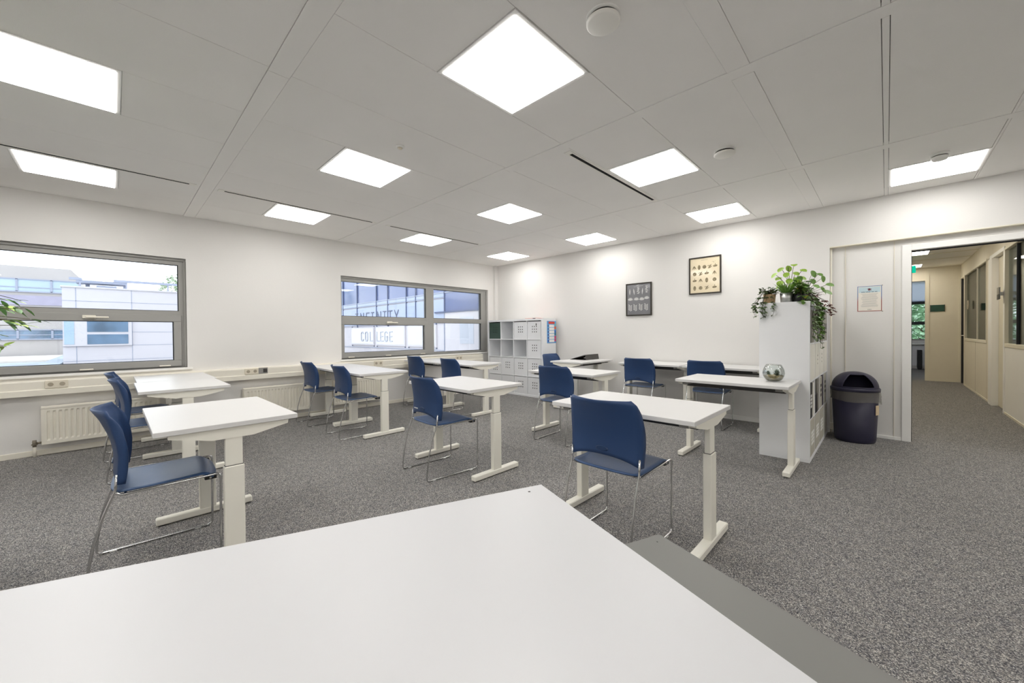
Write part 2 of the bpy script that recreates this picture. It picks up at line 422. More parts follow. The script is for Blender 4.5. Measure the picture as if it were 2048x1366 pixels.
# ------------------------------------------------------------------ cable trunking, sockets, radiators
t = thing('cable_trunking', 'cream cable duct running along the wall below both windows', 'cable duct', (WX, 1.6, .6))
b = new()
add_prism(b, [(0, 0), (.082, 0), (.082, .055), (.072, .062), (.072, .135), (.066, .150), (0, .152)], 'y', 0, 1)
for v in b.verts: v.co.y = FY-1.6+.005 if v.co.y < .5 else 5.30-1.6
obj('duct', b, M['cream'], t)
def outlet(y, n=2, data=False):
    b = new(); wd = .077
    add_box(b, (.072, y-1.6, .066), (.082, y-1.6+wd*n, .142), .003)
    so = obj('socket', b, M['socket'], t)
    for k in range(n):
        b = new(); yc = y-1.6+wd*(k+.5)
        m4 = Matrix.Translation((.0825, yc, .104)) @ Matrix.Rotation(PI/2, 4, 'Y')
        bmesh.ops.create_cone(b, cap_ends=True, segments=20, radius1=.0195, radius2=.0195, depth=.003, matrix=m4)
        obj('recess', b, M['hole'], so)
outlet(-.478); outlet(1.18); outlet(2.94); outlet(4.60)
b = new(); add_box(b, (.072, 1.335-1.6, .066), (.080, 1.335-1.6+.105, .145), .002); d = obj('data_outlet', b, M['grey'], t)
b = new(); add_box(b, (.080, 1.387-1.6, .082), (.084, 1.387-1.6+.045, .13)); obj('cover', b, M['darkgrey'], d)

def radiator(y0, y1, label, valve_y=None):
    t = thing('radiator', label, 'radiator', (WX, y0, 0), 0, 'white panel radiators below the windows')
    L = y1-y0; b = new()
    # fluted front sheet
    n = max(4, int(L/.04)); zz = [(.128, .0), (.15, .0), (.168, 1), (.43, 1), (.448, 0), (.472, 0)]
    for side in (0,):
        ys = []
        for i in range(n):
            a = .02+(L-.04)*i/n; w = (L-.04)/n
            ys += [(a, 0), (a+w*.3, 0), (a+w*.4, 1), (a+w*.8, 1), (a+w*.9, 0)]
        ys.append((L-.02, 0)); ys = [(0, 0)]+ys+[(L, 0)]
        grid = [[b.verts.new((.103-.008*p*q, y, z)) for (z, q) in zz] for (y, p) in ys]
        for i in range(len(ys)-1):
            for j in range(len(zz)-1):
                b.faces.new((grid[i][j], grid[i+1][j], grid[i+1][j+1], grid[i][j+1]))
    bmesh.ops.recalc_face_normals(b, faces=b.faces)
    add_box(b, (.035, 0, .128), (.088, L, .47))
    add_box(b, (.088, 0, .118), (.104, L, .132)); add_box(b, (.088, 0, .128), (.1025, .012, .472)); add_box(b, (.088, L-.012, .128), (.1025, L, .472))
    obj('panel', b, M['cream'], t)
    b = new(); add_box(b, (.03, -.003, .466), (.106, L+.003, .489), .004); add_box(b, (.03, -.004, .116), (.09, 0, .489)); add_box(b, (.03, L, .116), (.09, L+.004, .489)); obj('casing', b, M['cream'], t)
    b = new()
    for yy in (L*.2, L*.8): add_box(b, (.0, yy-.02, .18), (.035, yy+.02, .42))
    obj('bracket', b, M['cream'], t)
    if valve_y is not None:
        b = new(); add_tube(b, [(.06, -.05, .0), (.06, -.05, .105)], .013, 10); obj('pipe', b, M['cream'], t)
        v = new(); add_tube(v, [(.06, -.05, .10), (.06, -.05, .165)], .014, 10); add_tube(v, [(.06, -.05, .135), (.06, .0, .135)], .010, 10)
        add_tube(v, [(.06, -.05, .15), (.098, -.05, .155)], .013, 10); add_tube(v, [(.06, -.05, .118), (.06, -.05, .128)], .021, 10); obj('valve', v, M['brass'], t)
radiator(-.50, .36, 'cream radiator under the large left window', 1)
radiator(1.165, 1.955, 'cream radiator under the wall between the windows', None)
radiator(2.28, 3.06, 'cream radiator under the second window', 1)

# ------------------------------------------------------------------ desks
def make_desk(label):
    """local frame: front left corner at origin; width .88 along x, depth .60 along y"""
    W, D, HT = .88, .60, .735
    t = thing('desk', label, 'desk', (0, 0, 0), 0, 'white height-adjustable single desks')
    b = new(); add_box(b, (0, 0, HT-.025), (W, D, HT), .002); obj('tabletop', b, M['desk'], t)
    for s in (0, 1):
        X = (lambda v: v) if s == 0 else (lambda v: W-v)
        def bx(bb, x0, x1, y0, y1, z0, z1, bev):
            a, c = sorted((X(x0), X(x1))); add_box(bb, (a, y0, z0), (c, y1, z1), bev)
        b = new(); bx(b, .012, .042, .268, .342, .485, .66, .003); leg = obj('leg', b, M['powder'], t)
        b = new(); bx(b, .005, .049, .262, .348, .035, .512, .004); obj('lower_column', b, M['powder'], leg)
        b = new(); bx(b, .0105, .0435, .2665, .3435, .508, .515, 0); obj('joint_ring', b, M['black'], leg)
        b = new(); bx(b, .0, .052, .05, .55, .006, .046, .005); obj('foot', b, M['powder'], leg)
        b = new(); bx(b, .010, .042, .06, .10, 0, .008, 0); obj('glide', b, M['black'], leg)
        b = new(); bx(b, .010, .042, .50, .54, 0, .008, 0); obj('glide', b, M['black'], leg)
        b = new(); a, c = sorted((X(.010), X(.048)))
        add_prism(b, [(.052, .709), (.052, .692), (.22, .655), (.39, .654), (.552, .688), (.555, .709)], 'x', a, c); obj('support_beam', b, M['powder'], leg)
    b = new(); add_box(b, (.045, .18, .656), (W-.045, .24, .7085), .002); obj('cross_beam', b, M['darkgrey'], t)
    for xa in (.048, W-.098):
        b = new(); add_box(b, (xa, .055, .684), (xa+.05, .185, .709), .002); obj('bracket', b, M['grey'], t)
    return t
desks = [  # x0, y0, rot, label
    (-1.55, 1.965, 0, 'white desk at right with the nearest blue chair pushed to it'),
    (-3.200, 1.915, 0, 'white desk in the middle of the room with one chair'),
    (-3.262, .118, 0, 'white desk at left nearest the camera, largest on that side'),
    (-5.110, .130, 0, 'white desk behind the nearest left desk, outer one of its pair'),
    (-5.950, .150, 0, 'white desk against the cable duct under the large left window'),
    (-5.062, 1.89, 0, 'outer desk of the pair below the wall between the windows'),
    (-5.950, 1.90, 0, 'inner desk of the pair beside the wall radiator, half hidden by a chair'),
    (-5.045, 3.46, 0, 'outer desk of the pair under the second window'),
    (-5.935, 3.46, 0, 'inner desk against the wall under the second window'),
    (-3.055, 3.42, 0, 'white desk in the third row with a dark beam under its edge'),
    (-3.21, 4.79, PI/2, 'white desk turned sideways carrying the black wedge stand'),
    (-2.82, 5.13, 0, 'left one of two desks along the back wall'),
    (-1.905, 5.13, 0, 'right one of two desks along the back wall, touching the tall shelf'),
    (-1.43, 3.675, 0, 'white desk in front of the tall shelf carrying the glass bowl')]
D0 = make_desk(desks[0][3]); D0.location = (desks[0][0], desks[0][1], 0)
for (x, y, r, l) in desks[1:]: dup(D0, (x, y, 0), r, l)

# ------------------------------------------------------------------ chairs
def interp(tab, v):
    for (a, fa), (b, fb) in zip(tab, tab[1:]):
        if a <= v <= b: return fa+(fb-fa)*(v-a)/(b-a)
    return tab[0][1] if v < tab[0][0] else tab[-1][1]

def make_chair(label):
    """local frame: rear feet on y=0, chair faces +y"""
    t = thing('sled_chair', label, 'chair', (0, 0, 0), 0, 'blue plastic sled-base chairs')
    # backrest
    yc = [(.46, .080), (.53, .086), (.60, .086), (.66, .076), (.70, .064), (.77, .036), (.83, .000)]
    sag = [(.46, .022), (.60, .030), (.70, .038), (.83, .062)]
    hw = [(.46, .208), (.58, .214), (.66, .214), (.76, .203), (.83, .192)]
    b = new(); U = 18; V = 16; rows = []
    for j in range(V+1):
        v = j/V; row = []
        for i in range(-2, U+3):
            u = -1+2*min(max(i, 0), U)/U
            ztop = .818+.004*abs(u); zbot = .512-.040*abs(u)**2.4
            z = zbot+(ztop-zbot)*v
            w = interp(hw, z)
            rc = .022; dz = ztop-z
            if dz < rc: w -= rc-math.sqrt(max(0, rc*rc-(rc-dz)**2))
            x = w*u; y = interp(yc, z)+interp(sag, z)*abs(u)**2.0
            if i < 0 or i > U:
                k = -i if i < 0 else i-U
                fl = .030*min(1, max(.25, dz/.08))
                y += fl*(k/2.0)*1.0; x += math.copysign(.003*k, u)
            row.append(b.verts.new((x, y, z)))
        rows.append(row)
    for j in range(V):
        for i in range(len(rows[0])-1):
            f = b.faces.new((rows[j][i], rows[j][i+1], rows[j+1][i+1], rows[j+1][i])); f.smooth = True
    bk = obj('backrest', b, M['blue'], t)
    md = bk.modifiers.new('thick', 'SOLIDIFY'); md.thickness = .006; md.offset = 0
    b = new(); m4 = Matrix.Translation((0, .0805, .545)) @ Matrix.Rotation(PI/2, 4, 'X') @ Matrix.Diagonal((1.5, .55, 1, 1))
    bmesh.ops.create_cone(b, cap_ends=True, segments=24, radius1=.026, radius2=.022, depth=.004, matrix=m4); obj('moulded_mark', b, M['mark'], bk)
    # seat
    b = new(); NX, NY = 14, 16; rows = []
    for j in range(NY+1):
        s = j/NY; y = .075+.415*s; row = []
        for i in range(NX+1):
            u = -1+2*i/NX
            w = .206-.012*max(0, .12-s)/.12*abs(u)
            yy = y-(.02*(abs(u)**3) if s > .85 else 0)+(.03*(abs(u)**4) if s < .1 else 0)*(1-s/.1 if s < .1 else 0)
            z = .441+.012*max(0, s-.35)-.012*(1-abs(u)**2.5)*math.sin(PI*min(1, s*1.1))
            if s > .86: z -= .028*((s-.86)/.14)**2
            row.append(b.verts.new((w*u, yy, z)))
        rows.append(row)
    for j in range(NY):
        for i in range(NX):
            f = b.faces.new((rows[j][i], rows[j][i+1], rows[j+1][i+1], rows[j+1][i])); f.smooth = True
    st = obj('seat', b, M['blue2'], t); md = st.modifiers.new('thick', 'SOLIDIFY'); md.thickness = .009; md.offset = -1
    # rod frames
    for s in (-1, 1):
        xs = .207*s; xf = .212*s
        P = [(xs, .105, .52), (xs, .100, .465), (xs, .097, .440), (xs, .078, .395), (xs, .052, .32), (xs, .024, .21), (xs, .008, .11), (xs, .0, .007),
             (xf, .495, .007), (xf, .498, .434), (xs*.99, .44, .428), (xs*.98, .12, .420), (xs, .098, .436)]
        pts = [Vector(p) for p in P[:7]] + fillet([P[6], P[7], P[8], P[9], P[10]], .028, 5)[1:] + [Vector(P[11]), Vector(P[12])]
        b = new(); add_tube(b, pts, .0060, 8); lg = obj('leg_frame', b, M['chrome'], t)
        b = new(); add_box(b, (xs-.007, .05, 0), (xs+.007, .08, .008), .002); obj('glide', b, M['clear'], lg)
        b = new(); add_box(b, (xf-.007, .41, 0), (xf+.007, .44, .008), .002); obj('glide', b, M['clear'], lg)
    b = new(); add_tube(b, [(-.205, .455, .415), (.205, .455, .415)], .0056, 8); obj('cross_rod', b, M['chrome'], t)
    b = new(); add_tube(b, [(-.2, .13, .416), (.2, .13, .416)], .0056, 8); obj('cross_rod', b, M['chrome'], t)
    for xa in (-.204, .170):
        b = new(); add_box(b, (xa, .43, .405), (xa+.034, .482, .424), .003); obj('seat_clip', b, M['black'], t)
    return t
b = new(); add_box(b, (.03, .012, .694), (.055, .03, .7105), .002); cc = obj('cable_clip', b, M['white'], D0); cc['label'] = 'small white clip under the desk edge'
R = math.radians
chairs = [
    (-1.115, 1.765, 0, 'blue chair nearest the camera at right, seen from behind'),
    (-2.812, 1.722, R(-4), 'blue chair at the middle desk, white mark low on its back'),
    (-2.83, -.090, R(-3), 'blue chair at far left in front, seen edge on'),
    (-4.63, -.045, R(-2), 'blue chair at the outer desk behind the front left desk'),
    (-5.42, -.075, R(-1), 'blue chair nearest the large left window, mostly hidden'),
    (-5.49, 1.70, R(1), 'left chair at the paired desks beside the wall radiator'),
    (-4.565, 1.735, R(-2), 'right chair at the paired desks below the second window\'s left end'),
    (-5.50, 3.305, R(0), 'left chair at the pair of desks under the second window'),
    (-4.56, 3.29, R(-2), 'right chair at the pair of desks under the second window'),
    (-2.57, 3.205, R(1.5), 'blue chair at the third-row desk in front of the cube shelf'),
    (-4.19, 5.17, R(-90), 'blue chair beside the cube shelf, turned sideways'),
    (-2.455, 4.93, R(0), 'left one of two chairs facing the back wall'),
    (-1.605, 4.965, R(1), 'right one of two chairs facing the back wall, behind the bowl desk')]
C0 = make_chair(chairs[0][3]); C0.location = (chairs[0][0], chairs[0][1], 0); C0.rotation_euler[2] = chairs[0][2]
call = [C0]
for (x, y, r, l) in chairs[1:]: call.append(dup(C0, (x, y, 0), r, l))
b = new()
for k in range(5): add_box(b, (-.148+.0125*k, .0845, .533), (-.139+.0125*k, .0885, .5405))
wm = obj('printed_mark', b, M['white'], call[1]); wm['label'] = 'small white printed mark'

# ------------------------------------------------------------------ foreground table and bench
ang = math.atan2(-.254, .663)
t = thing('white_table', 'large white table in the foreground, cut by the picture edge', 'table', (-.722, .863, 0), ang)
b = new(); add_box(b, (0, -1.30, .710), (2.0, 0, .735), .0025); obj('tabletop', b, M['table'], t)
for (x, y) in ((.12, -.12), (1.88, -.12), (.12, -1.18), (1.88, -1.18)):
    b = new(); add_box(b, (x-.03, y-.03, 0), (x+.03, y+.03, .711), .004); obj('leg', b, M['powder'], t)
b = new(); add_box(b, (.15, -.135, .65), (1.85, -.105, .709)); add_box(b, (.15, -1.195, .65), (1.85, -1.165, .709)); obj('apron', b, M['powder'], t)
b = new(); add_box(b, (.030, -.060, .7345), (.036, -.054, .7355)); sc = obj('screw_cap', b, M['darkgrey'], t); sc['label'] = 'small dark screw cap in the table corner'
t = thing('bench', 'grey bench seat along the far side of the white table', 'bench', (-.587, 1.358, 0), ang)
b = new(); add_box(b, (0, -.34, .425), (1.9, 0, .45), .0025); obj('seat', b, M['bench'], t)
for x in (.25, 1.65):
    b = new(); add_box(b, (x-.03, -.30, 0), (x+.03, -.24, .426), .004); obj('leg', b, M['grey'], t)
    b = new(); add_box(b, (x-.03, -.10, 0), (x+.03, -.04, .426), .004); obj('leg', b, M['grey'], t)
b = new(); add_box(b, (.036, -.050, .4497), (.041, -.046, .4505)); obj('screw_cap', b, M['darkgrey'], t)

# ------------------------------------------------------------------ cube shelf in the corner
def cube_shelf(name, label, loc, rz):
    """local: x along front 0..1.45, y depth 0..0.385, front at y=0 facing -y"""
    W, D, HT = 1.452, .385, 1.440
    t = thing(name, label, 'shelf', loc, rz)
    b = new(); add_box(b, (0, 0, HT-.036), (W, D, HT), .001); obj('top_panel', b, M['boxwhite'], t)
    b = new(); add_box(b, (0, 0, 0), (W, D, .036), .001); obj('base_panel', b, M['boxwhite'], t)
    for x in (0, W-.036):
        b = new(); add_box(b, (x, .0005, .036), (x+.036, D-.0005, HT-.036)); obj('side_panel', b, M['boxwhite'], t)
    for k in (1, 2, 3):
        x = .036+.3455*k-.012; b = new(); add_box(b, (x, .003, .036), (x+.015, D-.003, HT-.036)); obj('divider', b, M['boxwhite'], t)
        z = .036+.3425*k-.012; b = new()
        for j in range(4):
            xa = .036 if j == 0 else .036+.3455*j+.003; xb = W-.036 if j == 3 else .036+.3455*(j+1)-.012
            add_box(b, (xa, .004, z), (xb, D-.004, z+.015))
        obj('shelf', b, M['boxwhite'], t)
    return t
BX, BYY = -5.860, 5.335
S1 = cube_shelf('cube_shelf', 'white four by four cube shelf in the far corner by the window', (BX, BYY, 0), 0)
b = new(); add_box(b, (.0, .381, .0), (1.452, .385, 1.44)); obj('back_panel', b, M['boxwhite'], S1)
def cell(j, i):   # column j from left, row i from top
    x0 = .036 if j == 0 else .036+.3455*j+.003
    z0 = .036 if i == 3 else .036+.3425*(3-i)+.003
    return x0, z0
def perf_panel(bm, x0, x1, z0, z1, y, cx, cz, p, hs):
    """front sheet with a 3x3 grid of square holes"""
    xs = [x0]; zs = [z0]
    for k in (-1, 0, 1): xs += [cx+k*p-hs, cx+k*p+hs]; zs += [cz+k*p-hs, cz+k*p+hs]
    xs.append(x1); zs.append(z1)
    V = [[bm.verts.new((x, y, z)) for z in zs] for x in xs]
    for i in range(len(xs)-1):
        for j in range(len(zs)-1):
            if i in (1, 3, 5) and j in (1, 3, 5): continue
            bm.faces.new((V[i][j], V[i+1][j], V[i+1][j+1], V[i][j+1]))
def make_box(label, m, holes=True, hz=.56):
    w, d, h = .322, .345, .322
    t = thing('storage_box', label, 'storage box', (0, 0, 0), 0, 'boxes in the cube shelf')
    b = new(); add_box(b, (0, .008, 0), (w, .012+.004, h)) if not holes else None
    if holes:
        perf_panel(b, 0, w, 0, h, .006, w*.52, h*hz, .048, .0105); perf_panel(b, 0, w, 0, h, .012, w*.52, h*hz, .048, .0105)
        add_box(b, (0, .006, 0), (.002, .012, h)); add_box(b, (w-.002, .006, 0), (w, .012, h)); add_box(b, (0, .006, h-.002), (w, .012, h))
    obj('front', b, m, t)
    b = new(); add_box(b, (0, .014, 0), (.005, d, h)); add_box(b, (w-.005, .014, 0), (w, d, h)); add_box(b, (0, d-.005, 0), (w, d, h)); add_box(b, (0, .014, 0), (w, d, .005)); obj('carcass', b, m, t)
    b = new(); add_box(b, (.006, .030, .006), (w-.006, .034, h-.01)); obj('dark_interior', b, M['black'], t)  # black sheet behind the front stands in for the dark box interior
    return t
def put(t, j, i, first=False):
    x0, z0 = cell(j, i); t.location = (BX+x0+.004, BYY+.004, z0)
blab = {(2, 0): 'white perforated box in the top row, right of the empty cube',
        (3, 0): 'white perforated box in the top right cube, torn at its upper hole',
        (3, 1): 'white perforated box in the second row, at the right end',
        (0, 2): 'white perforated box in the third row, at the window end',
        (1, 2): 'white perforated box in the third row, second from the window',
        (2, 2): 'white perforated box in the third row, third from the window',
        (3, 2): 'white perforated box in the third row, right end above the chair',
        (0, 3): 'white perforated box in the bottom row, at the window end',
        (1, 3): 'white perforated box in the bottom row, second from the window',
        (2, 3): 'white perforated box in the bottom row, third from the window',
        (3, 3): 'white perforated box in the bottom row, partly behind the blue chair'}
B0 = None
for (j, i), l in blab.items():
    if B0 is None: B0 = make_box(l, M['boxwhite']); o = B0
    elif (j, i) == (0, 2): o = make_box(l, M['boxwhite'], True, .38)
    elif i == 3 and j < 2: o = make_box(l.replace('perforated', 'plain-fronted'), M['boxwhite'], False)
    else: o = dup(B0, (0, 0, 0), 0, l)
    put(o, j, i)
    if (j, i) == (3, 0):
        b = new(); add_box(b, (.205, .004, .245), (.222, .0058, .285)); obj('torn_hole', b, M['slot'], o)
o = make_box('dark green perforated box in the top left cube', M['green_box']); put(o, 0, 0)
t = thing('booklet', 'thin red-edged booklet lying on top of the cube shelf', 'booklet', (-4.88, 5.40, 1.44))
b = new(); add_box(b, (0, 0, 0), (.27, .20, .010)); obj('pages', b, M['white'], t)
b = new(); add_box(b, (-.003, -.003, .010), (.273, .203, .014)); obj('cover', b, mat('red_cover', (226, 96, 70), .5, var=.03), t)
b = new(); add_box(b, (.19, -.012, .0005), (.25, -.0035, .012), .002); obj('pen', b, M['black'], t)
# weekly planner on the side of the shelf
t = thing('wall_planner', 'blue pocket planner with red heading hanging on the cube shelf side', 'planner', (BX+1.452, 5.455, .99))
PB = mat('planner_blue', (96, 158, 214), .5, var=.02); PR = mat('planner_red', (222, 72, 52), .5, var=.02)
b = new(); add_box(b, (0.0005, 0, 0), (.006, .262, .405), .002); obj('backing', b, PB, t)
b = new(); add_box(b, (.006, .045, .352), (.009, .215, .392)); obj('heading', b, PR, t)
for k in range(6):
    b = new(); add_box(b, (.006, .058, .018+.0545*k), (.008, .205, .064+.0545*k)); obj('pocket', b, M['white'], t)
    b = new(); add_box(b, (.006, .018, .025+.0545*k), (.008, .046, .058+.0545*k)); obj('day_mark', b, mat('day_mark', (52, 62+8*k, 150), .5, var=.02), t)
for (z, c) in ((.03, (206, 60, 110)), (.085, (214, 70, 112)), (.145, (40, 120, 140)), (.185, (48, 110, 196)), (.255, (232, 104, 50)), (.315, (110, 190, 200))):
    b = new(); add_box(b, (.006, .212, z), (.009, .255, z+.048), .002); obj('sticker', b, mat('sticker', c, .5, var=.02), t)

# wedge stand on the sideways desk
t = thing('document_stand', 'dark grey wedge-shaped stand on the sideways desk', 'stand', (-3.47, 5.26, .735))
FE = mat('dark_felt', (74, 72, 70), .85, var=.05, vscale=40, bump=.4, bscale=400)
b = new(); add_prism(b, [(-.30, .000), (-.29, .004), (.0, .086), (.006, .082), (.022, .0), (.014, .0), (-.003, .074)], 'y', 0, .38)
obj('folded_panel', b, FE, t)
b = new(); add_box(b, (-.29, .005, 0), (.018, .375, .003)); obj('base', b, FE, t)

# ------------------------------------------------------------------ tall shelf beside the opening
SX, SY = -.488, 4.283      # front plane x = SX, runs along +y
S2 = cube_shelf('divider_shelf', 'tall white cube shelf standing out from the back wall, plants on top', (SX, SY, 0), PI/2)
GREYB = mat('grey_binder', (150, 147, 138), .6, var=.03); LIGHTB = mat('pale_grey_binder', (186, 182, 170), .6, var=.02)
BLKB = mat('black_binder', (38, 36, 38), .55, var=.03); PURB = mat('dark_purple_binder', (48, 38, 56), .55, var=.03)
WHB = mat('white_binder', (232, 229, 220), .55, var=.015)
def binder(y0, w, row, m, label, h=.30, kind=0, depth=.29, group='files in the tall shelf'):
    """front face towards +x"""
    z0 = cell(0, row)[1]
    t = thing('file_binder', label, 'binder', (SX-.0015, SY+y0, z0), 0, group)
    b = new()
    if kind == 3: add_prism(b, [(0, 0), (0, h*.55), (-depth*.75, h), (-depth, h), (-depth, 0)], 'y', 0, w)
    else: add_box(b, (-depth, 0, 0), (0, w, h), .002)
    obj('cover', b, m, t)
    if kind == 1:
        for k in range(3):
            b = new(); add_box(b, (0, w*.28, h*(.36+.16*k)), (.0015, w*.75, h*(.36+.16*k)+h*.085)); obj('slot', b, M['black'], t)
    if kind == 2:
        for k in range(4):
            b = new(); add_box(b, (0, w*.2, h*(.30+.10*k)), (.0015, w*.8, h*(.30+.10*k)+h*.07)); obj('label_strip', b, M['white'], t)
    if kind == 4:
        for q in (.22, .62):
            b = new(); add_box(b, (0, w*q, h*.42), (.0015, w*q+w*.2, h*.42+w*.2)); obj('finger_hole', b, M['black'], t)
    if kind == 5:
        for k in range(3):
            b = new(); m4 = Matrix.Translation((.0005, w*.5, h*(.40+.12*k))) @ Matrix.Rotation(PI/2, 4, 'Y')
            bmesh.ops.create_cone(b, cap_ends=True, segments=14, radius1=.008, radius2=.008, depth=.002, matrix=m4); obj('hole', b, GREYB, t)
    return t
c = [.040, .0385+.3455+.006, .0385+.691+.006, .0385+1.0365+.006]
# top row
binder(c[0], .045, 0, BLKB, 'black binder in the top row nearest the bowl desk', .315)
binder(c[0]+.06, .20, 0, GREYB, 'grey file box behind the hanging ivy, top row', .30, 4)
binder(c[1]+.01, .13, 0, WHB, 'white binder behind the hanging stems, top row', .30, 2)
binder(c[1]+.20, .045, 0, BLKB, 'thin black binder in the middle of the top row', .31)
binder(c[2]+.01, .30, 0, GREYB, 'wide grey file box with two square finger holes, top row', .315, 4)
binder(c[3]+.01, .29, 0, GREYB, 'wide grey file box next to the back wall, top row', .315, 4)
# second row
for j, kd in ((0, 0), (1, 5), (2, 5), (3, 0)):
    binder(c[j]+.008, .312, 1, WHB, ['plain white insert in the second row nearest the bowl desk', 'white insert with three faint dots, second row, second cube', 'white insert with three faint dots, second row, third cube', 'plain white insert in the second row next to the wall'][j], .326, kd)
# third row
binder(c[0]+.01, .13, 2, BLKB, 'black binder in the third row nearest the bowl desk', .32, 2)
binder(c[0]+.19, .07, 2, WHB, 'slim white binder next to the black one, third row', .31)
binder(c[1]+.02, .15, 2, BLKB, 'black magazine file with slanted top, third row', .32, 3)
binder(c[1]+.19, .10, 2, GREYB, 'grey binder beside the slanted magazine file, third row', .31)
binder(c[2]+.01, .17, 2, LIGHTB, 'pale grey binder with three black slots, third row', .315, 1)
binder(c[2]+.20, .10, 2, PURB, 'dark purple binder in the third row', .32)
binder(c[3]+.02, .20, 2, LIGHTB, 'pale grey binder with three black slots next to the wall', .32, 1)
# bottom row
for j, l in enumerate(('grey file box with label strips, bottom row nearest the bowl desk', 'grey file box with label strips, bottom row, second cube', 'grey file box with label strips, bottom row, third cube')):
    binder(c[j]+.01, .30, 3, LIGHTB, l, .325, 2)
binder(c[3]+.01, .30, 3, WHB, 'plain white insert in the bottom row next to the wall', .325)

# ------------------------------------------------------------------ plants
G1 = mat('leaf_bright_green', (158, 196, 66), .45, var=.18, vscale=14); G2 = mat('leaf_mid_green', (112, 154, 66), .5, var=.22, vscale=16)
G3 = mat('leaf_dark_green', (84, 108, 60), .5, var=.25, vscale=18); G4 = mat('leaf_grey_green', (150, 172, 128), .5, var=.2, vscale=18)
G5 = mat('leaf_red_brown', (104, 62, 56), .5, var=.2, vscale=14); STEM = mat('plant_stem', (84, 76, 52), .6, var=.1)
SOIL = mat('potting_soil', (58, 46, 36), .95, var=.2, vscale=60, bump=.6, bscale=120)
YEL = mat('yellow_flower', (220, 190, 60), .5, var=.1)
def pot(t, r0, r1, h, m, soil=True):
    b = new(); add_lathe(b, [(r0, 0), (r1, h), (r1*.93, h), (r1*.9, h*.85), (0, h*.85)], 28); obj('pot', b, m, t)
def rnd(a, b): return random.uniform(a, b)
ZT = 1.440
# bushy trailing plant
def ivy(label, x, y, pr, ph, pm, lm, n_up, n_tr, dirs, Ls, drop, spread=.09, edge=None, top=.07, extra=None):
    t = thing('trailing_plant', label, 'plant', (x, y, ZT)); pot(t, pr*.85, pr, ph, pm)
    s = new(); lf = new()
    for k in range(n_up):
        a = rnd(0, 2*PI); rr = rnd(.2, 1)*spread
        p0 = Vector((0, 0, ph*.8)); p1 = Vector((rr*.5*math.cos(a), rr*.5*math.sin(a), ph+rnd(.3, 1)*top)); p2 = Vector((rr*math.cos(a), rr*math.sin(a), ph+rnd(0, 1)*top))
        path = [p0*(1-u)**2+p1*2*u*(1-u)+p2*u*u for u in (0, .25, .5, .75, 1)]
        add_tube(s, path, .0016, 5)
        for q in range(4):
            p = path[1+q]; d = Vector((math.cos(a+rnd(-1.4, 1.4)), math.sin(a+rnd(-1.4, 1.4)), rnd(-.3, .6)))
            add_leaf(lf, p, d, (0, 0, 1), Ls*rnd(.7, 1.2), Ls*rnd(.5, .75))
    for k in range(n_tr):
        dx, dy, ex = random.choice(dirs); dx += rnd(-.25, .25); dy += rnd(-.25, .25)
        e = ex*rnd(.9, 1.15); L = drop*rnd(.35, 1)
        v = Vector((dx, dy, 0)).normalized()
        path = [Vector((0, 0, ph*.85)), v*(pr*.9)+Vector((0, 0, ph+.03)), v*e*.75+Vector((0, 0, ph*.7)), v*e+Vector((0, 0, .01))]
        m_ = max(3, int(L/.045))
        for q in range(1, m_+1): path.append(v*(e+.012*math.sin(q*1.3)+.012)+Vector((rnd(-.008, .008), rnd(-.008, .008), .01-L*q/m_)))
        add_tube(s, path, .0013, 5)
        for q in range(2, len(path)):
            for w in range(3):
                a = rnd(0, 2*PI); d = Vector((math.cos(a), math.sin(a), rnd(-.9, .1)))
                if edge == '+x' and q > 3 and d.x < 0: d.x *= -1
                if edge == '-y' and q > 3 and d.y > 0: d.y *= -1
                add_leaf(lf, path[q], d, (0, 0, 1), Ls*rnd(.6, 1.1), Ls*rnd(.45, .7))
    obj('foliage', lf, lm, t); obj('stem', s, STEM, t)
    return t
TAN = mat('tan_wicker', (186, 158, 118), .7, var=.12, vscale=80, bump=.6, bscale=160)
ivy('small-leaved trailing plant in a tan pot at the shelf end', -.805, 4.37, .052, .085, TAN, G3, 44, 12, [(-.3, -1, .095), (-.8, -.6, .11), (.1, -1, .095), (.6, -.8, .1)], .034, .15, .085, '-y', .065)
# grass plant in silver pot
t = thing('grass_plant', 'spiky grass plant in a shiny silver pot on the shelf', 'plant', (-.672, 4.365, ZT)); pot(t, .043, .050, .088, M['steel'])
lf = new()
for k in range(120):
    a = rnd(0, 2*PI); p = Vector((rnd(0, .035)*math.cos(a), rnd(0, .03)*math.sin(a), .076))
    add_leaf(lf, p, (math.cos(a)*rnd(.2, .9), math.sin(a)*rnd(.2, .9), 1), (0, 0, 1), rnd(.08, .15), .0075, .3)
obj('foliage', lf, G2, t)
